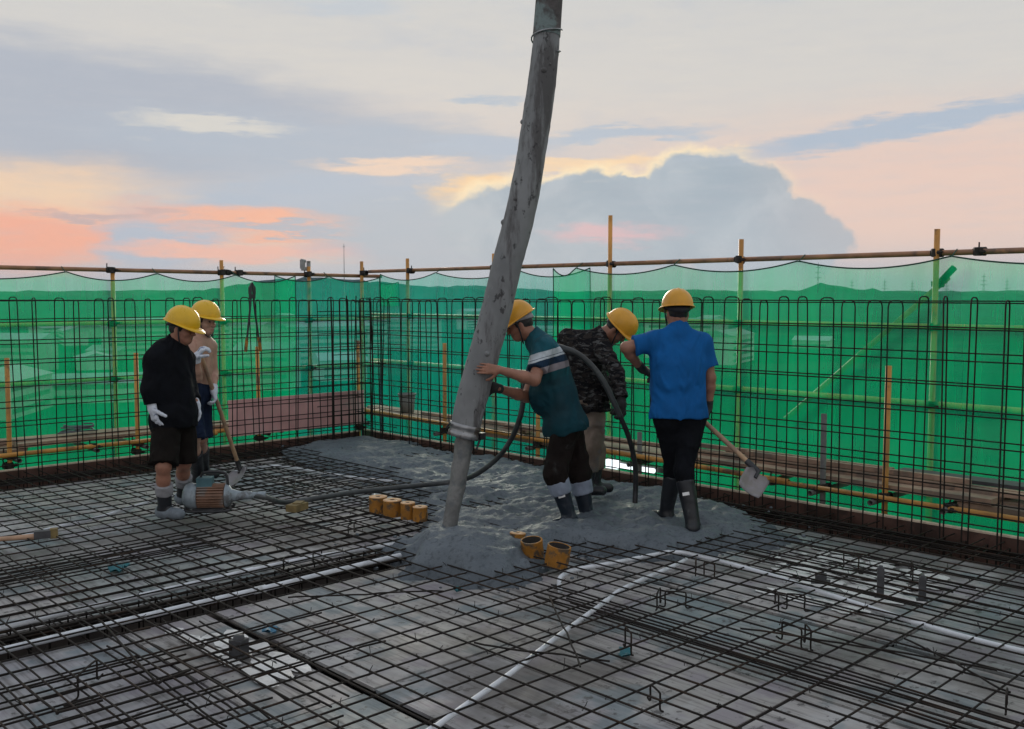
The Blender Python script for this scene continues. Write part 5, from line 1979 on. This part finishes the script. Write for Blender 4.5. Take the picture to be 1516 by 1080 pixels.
def stripes_material(axis, origin, bands):
    m = bpy.data.materials.new('striped_jersey')
    m.use_nodes = True
    N = Nodes(m.node_tree)
    b = N.n['Principled BSDF']
    tc = N.new('ShaderNodeTexCoord').outputs['Object']
    v = N.m('SUBTRACT', N.dot(tc, tuple(float(x) for x in axis)), float(origin))
    n1 = N.noise(tc, 9, 3, 0.5)
    v = N.m('ADD', v, N.m('MULTIPLY', N.m('SUBTRACT', n1.outputs['Fac'], .5), .012))
    col = N.ramp(N.m('ADD', v, .5), [(p + .5, c + (1,)) for p, c in bands], 'CONSTANT')
    n2 = N.noise(tc, 6, 4, 0.6)
    col = N.mix(N.smooth(n2.outputs['Fac'], .35, .7, 0, .35), col, (.03, .04, .045, 1))
    N.l.new(col, b.inputs['Base Color'])
    b.inputs['Roughness'].default_value = .85
    nb_ = N.noise(tc, 110, 3, .6)
    bp = N.new('ShaderNodeBump')
    bp.inputs['Strength'].default_value = .3
    bp.inputs['Distance'].default_value = .004
    fold_bump(N, tc, bp, 1.0)
    b.inputs['Specular IOR Level'].default_value = .15
    N.l.new(nb_.outputs['Fac'], bp.inputs['Height'])
    N.l.new(bp.outputs[0], b.inputs['Normal'])
    return m


def camo_material():
    m = bpy.data.materials.new('dark_camouflage_cloth')
    m.use_nodes = True
    N = Nodes(m.node_tree)
    b = N.n['Principled BSDF']
    tc = N.new('ShaderNodeTexCoord').outputs['Object']
    a = N.noise(N.vmul(tc, (1, 1, 2.2)), 13, 4, .6, .8)
    c2 = N.noise(N.vadd(tc, (5, 3, 1)), 17, 4, .6, .8)
    c3 = N.noise(N.vmul(N.vadd(tc, (2, 8, 4)), (1, 1, 2.6)), 14, 4, .6, .8)
    col = N.mix(N.smooth(a.outputs['Fac'], .5, .54), (.008, .008, .01, 1), (.032, .027, .025, 1))
    col = N.mix(N.smooth(c2.outputs['Fac'], .55, .58), col, (.02, .017, .018, 1))
    col = N.mix(N.smooth(c3.outputs['Fac'], .56, .6), col, (.085, .085, .085, 1))
    N.l.new(col, b.inputs['Base Color'])
    b.inputs['Roughness'].default_value = .9
    b.inputs['Specular IOR Level'].default_value = .15
    bp = N.new('ShaderNodeBump')
    bp.inputs['Strength'].default_value = .3
    bp.inputs['Distance'].default_value = .004
    N.l.new(c2.outputs['Fac'], bp.inputs['Height'])
    fold_bump(N, tc, bp, 1.0)
    N.l.new(bp.outputs[0], b.inputs['Normal'])
    return m


M['camo'] = camo_material()
P = spot

# 1 worker in black, facing right and a little towards us
D = 7.8
J = dict(pelvis=P(257, 617, D), chest=P(249, 542, D), neck=P(258, 511, D), head=P(269, 488, D), shR=P(229, 535, D - .13), shL=P(274, 533, D + .13),
         elR=P(221, 577, D - .2), wrR=P(225, 604, D - .2), elL=P(281, 578, D + .24), wrL=P(290, 597, D + .12),
         hipR=P(246, 628, D - .07), hipL=P(269, 628, D + .09), knR=P(242, 691, D - .2), knL=P(272, 686, D + .1), anR=P(244, 751, 7.72), anL=P(272, 731, 8.12))
FR = nrm(RGT * .85 - AWAY * .45)
make_person(J, dict(base=on_level(257, 757, -.02), label='worker in black shirt and dark shorts with white gloves standing at left', seed=1, face=nrm(RGT * .93 - AWAY * .12 - ZUP * .22), head_up=nrm(ZUP + RGT * .12),
                    handR=(nrm(-ZUP + RGT * .25), nrm(RGT * .6 + AWAY * .6), 1, .38), handL=(nrm(-ZUP + RGT * .2), nrm(-RGT * .6 - AWAY * .5), 1, .35), gloveR='glove', gloveL='glove',
                    toeR=nrm(RGT * .95 - AWAY * .35), toeL=nrm(RGT * .9 - AWAY * .3), width=.178, fat=1.02, belly=.01, hat_tilt=0.2, helmet='helmet',
                    shirt=dict(mat='black_cloth', sleeve=1.8, wr=.024, wf=9, stretch=(1, 1, .55), loose=.012, collar='black_cloth'), hem=.09,
                    trousers=dict(mat='shorts_cloth', len=.96, loose=.032, wr=.024, wf=10, stretch=(1, 1, .5)),
                    boots=dict(mat='boot', height=.5, r=.058, cuff='sock', cuff_name='sock', shoe='grey_shoe', cuff_h=.065)))

# 2 shirtless worker behind him, holding the shovel
D = 8.75
J = dict(pelvis=P(288, 584, D), chest=P(293, 524, D), neck=P(297, 499, D), head=P(303, 476, D - .02), shR=P(284, 513, D - .12), shL=P(312, 513, D + .1),
         elR=P(292, 560, D - .2), wrR=P(290, 530, D - .3), elL=P(316, 552, D + .12), wrL=P(316, 577, D + .0),
         hipR=P(281, 594, D - .09), hipL=P(296, 594, D + .09), knR=P(287, 650, D - .1), knL=P(298, 648, D + .1), anR=P(293, 702, 9.05), anL=P(301, 694, 9.35))
make_person(J, dict(base=on_level(300, 708, -.02), label='shirtless worker in navy shorts and yellow helmet leaning on a shovel', seed=2, skin='skin_pale', face=nrm(RGT * .85 - AWAY * .4 - ZUP * .3),
                    head_up=nrm(ZUP + RGT * .1), handR=(nrm(ZUP * .75 + RGT * .55), nrm(RGT * .5 - ZUP * .5 + AWAY * .4), -1, .8), handL=(nrm(-ZUP + RGT * .2 - AWAY * .1), nrm(-RGT * .8 - AWAY * .3), 1, .8),
                    gloveR='glove', gloveL='glove', toeR=nrm(RGT * .9 - AWAY * .4), toeL=nrm(RGT * .9 - AWAY * .3), width=.17,
                    trousers=dict(mat='navy_cloth', len=1.0, loose=.03), boots=dict(mat='boot', height=.62, r=.066)))

# 3 worker in the striped shirt, pushing the hose
D = 7.55
J = dict(pelvis=P(839, 628, D), chest=P(813, 540, D), neck=P(793, 500, D), head=P(770, 481, D), shL=P(806, 517, D - .19), shR=P(806, 513, D + .19),
         elL=P(791, 563, D - .36), wrL=P(740, 548, 7.05), elR=P(780, 588, D + .05), wrR=P(736, 575, 7.28),
         hipL=P(836, 642, D - .09), hipR=P(846, 642, D + .1), knL=P(822, 702, D - .12), knR=P(857, 703, D + .1), anL=P(843, 764, 7.46), anR=P(869, 760, 7.66))
up3 = nrm(J['chest'] - J['pelvis'])
o3 = float(np.dot(J['chest'] - on_level(850, 770, -.05), up3))
teal, navy, white, mauve, teal2 = (.012, .1, .135), (.012, .03, .06), (.55, .6, .64), (.28, .25, .27), (.01, .07, .085)
M['striped'] = stripes_material(up3, o3, [(-.5, (.008, .05, .068)), (-.19, (.01, .058, .075)), (-.12, teal2), (-.055, mauve), (-.005, navy), (.045, white), (.06, navy), (.066, white), (.108, teal)])
make_person(J, dict(base=on_level(850, 770, -.05), label='worker in teal striped shirt leaning forward with both hands on the hose', seed=3, face=nrm(-RGT * .92 - ZUP * .42 + AWAY * .05), head_up=nrm(ZUP * .93 - RGT * .35),
                    handL=(nrm(-RGT * .97 + ZUP * .1), nrm(AWAY * .9 - ZUP * .1 + RGT * .0), 1, .13, .2), handR=(nrm(-RGT * .8 + ZUP * .25 - AWAY * .1), nrm(-AWAY * .6 - RGT * .5), -1, .3), gloveR='glove_dark',
                    toeL=nrm(-RGT * .6 - AWAY * .4), toeR=nrm(-RGT * .5 - AWAY * .5), width=.185, belly=.055, fat=1.08, helmet='helmet_orange', harness='grey_strap', hat_tilt=.22,
                    shirt=dict(mat='striped', sleeve=.72, wr=.02, wf=9, stretch=(.9, .9, .6), flare=.008, loose=.012), hem=.06,
                    trousers=dict(mat='brown_cloth', len=1.18, loose=.024, wr=.03, wf=10),
                    boots=dict(mat='boot_navy', height=.78, r=.078, cuff='cuff_blue', cuff_h=.085, tab=dict(L=nrm(-AWAY - RGT * .1)))))

# 4 worker in camouflage, bent over the poker
D = 8.25
J = dict(pelvis=P(868, 602, D), chest=P(860, 530, D), neck=P(884, 497, D - .05), head=P(913, 487, D - .06), shR=P(893, 521, D - .18), shL=P(840, 502, D + .04),
         elR=P(913, 552, D - .42), wrR=P(921, 596, 7.68), elL=P(880, 560, D + .2), wrL=P(918, 592, 7.95),
         hipR=P(878, 618, D - .08), hipL=P(862, 618, D + .06), knR=P(876, 665, D - .18), knL=P(880, 665, D + .1), anR=P(868, 718, 8.1), anL=P(880, 715, 8.35))
make_person(J, dict(base=on_level(872, 726, -.05), label='worker in dark camouflage jacket bent over guiding the vibrator poker', seed=4, face=nrm(RGT * .7 - ZUP * .72 - AWAY * .12), head_up=nrm(RGT * .68 + ZUP * .62 - AWAY * .35),
                    handR=(nrm(-ZUP + RGT * .1), nrm(-AWAY * .2 + RGT * -.9), 1, .8), handL=(nrm(-ZUP - RGT * .1 - AWAY * .3), nrm(-RGT * .9), 1, .8), gloveR='glove_dark', gloveL='glove_dark',
                    toeR=nrm(RGT * .9), toeL=nrm(RGT * .9 + AWAY * .2), width=.185, helmet='helmet_orange', hat_tilt=-.1, belly=.03, fat=1.05,
                    shirt=dict(mat='camo', sleeve=1.85, wr=.03, wf=11, loose=.012), hem=.05,
                    trousers=dict(mat='khaki_cloth', len=1.6, loose=.026, wr=.03), boots=dict(mat='boot', height=.55, r=.075)))

# 5 worker in blue, back to us
D = 7.35
J = dict(pelvis=P(1005, 615, D), chest=P(1004, 535, D), neck=P(1003, 490, D), head=P(1003, 464, D + .02), shL=P(967, 505, D + .0), shR=P(1041, 508, D + .03),
         elL=P(927, 515, D - .02), wrL=P(948, 545, D + .16), elR=P(1051, 560, D + .06), wrR=P(1049, 601, D + .12),
         hipL=P(988, 626, D), hipR=P(1023, 626, D), knL=P(998, 692, D + .12), knR=P(1012, 698, D - .08), anL=P(986, 758, 7.56), anR=P(1026, 774, 7.2))
make_person(J, dict(base=on_level(1006, 774, -.05), label='worker in bright blue shirt seen from behind holding a shovel', seed=5, face=nrm(AWAY - RGT * .12 - ZUP * .25), head_up=nrm(ZUP + AWAY * .12),
                    handL=(nrm(RGT * .8 - ZUP * .5 + AWAY * .1), nrm(-ZUP * .7 - RGT * .4 + AWAY * .3), 1, .75), handR=(nrm(-ZUP + RGT * -.15 + AWAY * .1), nrm(-RGT * .9), -1, .8), gloveL='glove_dark', gloveR='glove_dark',
                    toeL=nrm(AWAY * .8 - RGT * .5), toeR=nrm(AWAY * .9 + RGT * .3), width=.198, fat=1.06, helmet='helmet_orange', belly=.03,
                    shirt=dict(mat='blue_cloth', sleeve=.68, wr=.022, wf=9, flare=.006, loose=.012, stretch=(1, 1, .4)), hem=.02,
                    trousers=dict(mat='black_cloth', len=1.25, loose=.004, wr=.02, wf=10, stretch=(1, 1, .6)), boots=dict(mat='boot', height=.82, r=.073, tab=dict(R=nrm(-AWAY - RGT * .35)))))

# ------------------------------------------------------------------ the plain far below, hills on the skyline, houses and pylons
GZ = -30.0
M['plain'] = material('hazy_green_plain', (0.008, 0.05, 0.048), 0.95, 0, .35, .012, 0, rgb2=(.03, .06, .06), patch_scale=.006, patch_lo=.5, patch_hi=.6, spec=0.0)
n = 60
vs, fs = [], []
for i in range(n + 1):
    for j in range(n + 1):
        vs.append((-7000 + 14000 * i / n, -7000 + 14000 * j / n, GZ))
for i in range(n):
    for j in range(n):
        fs.append((i * (n + 1) + j, (i + 1) * (n + 1) + j, (i + 1) * (n + 1) + j + 1, i * (n + 1) + j + 1))
tag(MB().add(vs, fs).build('ground', M['plain']), kind='structure')

M['hill'] = material('wooded_hill', (0.014, 0.062, 0.07), 0.95, 0, .3, .02, 0, spec=0.0)


def ridge(name, dist, az0, az1, prof, seed, depth=500):
    """wooded ridge: heading in degrees from the middle of the view, height in metres above the plain"""
    nn = 260
    vs, fs = [], []
    for i in range(nn + 1):
        az = az0 + (az1 - az0) * i / nn
        hh = float(np.interp(az, [p[0] for p in prof], [p[1] for p in prof]))
        x_ = np.array([az * dist / 900.0 + seed * 11 + 30])
        hh += float(VN(x_, np.array([2.0]), np.array([seed + .5]))[0]) * 6 + float(VN(x_ * 3.1, np.array([2.0]), np.array([seed + .5]))[0]) * 5 + float(VN(x_ * 8.3, np.array([5.0]), np.array([seed + .5]))[0]) * 5
        a = YAW - math.radians(az)
        for (dd, q) in ((-depth * .5, 0), (-depth * .25, .55), (-depth * .05, .97), (0, 1.0), (depth * .5, 0)):
            R__ = dist + dd
            vs.append((EYE[0] + R__ * math.cos(a), EYE[1] + R__ * math.sin(a), GZ - 2 + (hh + 2) * q))
    for i in range(nn):
        for k in range(4):
            fs.append((i * 5 + k, i * 5 + k + 1, (i + 1) * 5 + k + 1, (i + 1) * 5 + k))
    o = MB().add(vs, fs, True).build(name, M['hill'])
    tag(o, kind='structure')
    return o


ridge('hills', 2300, -60, 60, [(-60, 50), (-28, 42), (-22, 36), (-18, 52), (-14, 76), (-11, 82), (-8, 72), (-4, 58), (0, 50), (6, 46), (10, 44), (16, 48), (17.6, 66), (19, 56), (22, 46), (28, 44), (60, 55)], 1, 700)
ridge('hills', 3600, -70, 70, [(-70, 70), (-28, 58), (-12, 64), (-2, 82), (3, 60), (10, 64), (20, 60), (28, 58), (70, 80)], 2, 900)

M['wall_pale'] = material('pale_rendered_wall', (0.34, 0.36, 0.37), .85, 0, .12, .2, rand=.2)
M['roof_far'] = material('grey_blue_roof', (0.25, 0.29, 0.33), .7, 0, .15, .2, rand=.3)
M['pane_far'] = material('dark_window_band', (0.06, 0.08, 0.1), .3)
hr = np.random.RandomState(21)
gh = 'pale buildings on the plain behind the nets'
for k in range(34):
    az = hr.uniform(-31, 31) if k > 12 else hr.uniform(-28, -12)
    dist = hr.uniform(240, 1100)
    a = YAW - math.radians(az)
    w, dpt, ht = hr.uniform(14, 46), hr.uniform(12, 22), hr.choice([5, 6, 8, 10, 14, 19])
    rz = hr.uniform(0, 3.14)
    root = empty('far_building', (EYE[0] + dist * math.cos(a), EYE[1] + dist * math.sin(a), GZ), rz)
    tag(root, 'pale low building far off on the plain behind the green net', 'building', gh)
    MB().box((0, 0, ht / 2), (w, dpt, ht)).build('wall', M['wall_pale'], root)
    rf = MB()
    rf.add([(-w / 2 - .6, -dpt / 2 - .6, ht), (w / 2 + .6, -dpt / 2 - .6, ht), (w / 2 + .6, dpt / 2 + .6, ht), (-w / 2 - .6, dpt / 2 + .6, ht), (-w / 2 - .6, 0, ht + 2.6), (w / 2 + .6, 0, ht + 2.6)],
           [(0, 1, 5, 4), (2, 3, 4, 5), (1, 2, 5), (3, 0, 4), (3, 2, 1, 0)])
    rf.build('roof', M['roof_far'], root)
    wd = MB()
    z = 1.2
    while z < ht - 1.5:
        for s in (-1, 1):
            wd.box((0, s * (dpt / 2 + .02), z + .7), (w * .86, .1, 1.3))
        z += 3.0
    wd.build('window_band', M['pane_far'], root)
M['pylon'] = material('grey_pylon_steel', (0.2, 0.21, 0.22), .6, .3)


def pylon(az, dist, ht):
    a = YAW - math.radians(az)
    root = empty('pylon', (EYE[0] + dist * math.cos(a), EYE[1] + dist * math.sin(a), GZ), a + HALF)
    tag(root, 'distant lattice power pylon rising above the hazy hills', 'pylon', 'power pylons on the skyline at right')
    mb = MB()
    for sx in (-1, 1):
        for sy in (-1, 1):
            mb.tube([(sx * 4, sy * 4, 0), (sx * 1.2, sy * 1.2, ht * .7), (0, 0, ht)], .35, 4, False, False)
    zz = 0
    lv = [0, .16, .3, .43, .54, .63, .7]
    for p, q in zip(lv[:-1], lv[1:]):
        wp, wq = 4 - 2.8 * p / .7, 4 - 2.8 * q / .7
        for s in (-1, 1):
            mb.tube([(-wp, s * wp, p * ht), (wq, s * wq, q * ht)], .2, 4, False, False).tube([(wp, s * wp, p * ht), (-wq, s * wq, q * ht)], .2, 4, False, False)
    mb.build('tower', M['pylon'], root)
    for z, w in ((.7, 8), (.8, 6.5), (.9, 5)):
        MB().tube([(-w, 0, ht * z), (0, 0, ht * z + 1.0), (w, 0, ht * z)], .3, 4, False, False).tube([(-w, 0, ht * z), (0, 0, ht * z - .6), (w, 0, ht * z)], .25, 4, False, False).build('cross_arm', M['pylon'], root)


for az, dist, ht in ((17.4, 2250, 112), (19.2, 2900, 86), (20.9, 2700, 84), (22.3, 3000, 84), (24.0, 2800, 82), (25.8, 2500, 92), (26.9, 2900, 86)):
    pylon(az, dist, ht)
a = YAW - math.radians(-9.75)
o = MB().tube([(0, 0, 0), (0, 0, 60), (0, 0, 104)], [.9, .5, .25], 6).box((0, 0, 100), (2.2, 2.2, .5)).build('radio_mast', M['pylon'], None, (EYE[0] + 1300 * math.cos(a), EYE[1] + 1300 * math.sin(a), GZ))
tag(o, 'thin distant radio mast rising above the left net near the corner', 'mast')

# ------------------------------------------------------------------ the evening air between here and the hills
M['haze'] = bpy.data.materials.new('evening_haze')
M['haze'].use_nodes = True
N = Nodes(M['haze'].node_tree)
N.n.clear()
out = N.new('ShaderNodeOutputMaterial')
vol = N.new('ShaderNodeVolumePrincipled')
vol.inputs['Color'].default_value = (0.82, 0.88, 0.95, 1)
vol.inputs['Density'].default_value = 0.00006
N.l.new(vol.outputs[0], out.inputs['Volume'])
hz = MB().box((0, 0, 33), (14400, 14400, 134)).build('haze', M['haze'])
tag(hz, kind='stuff')
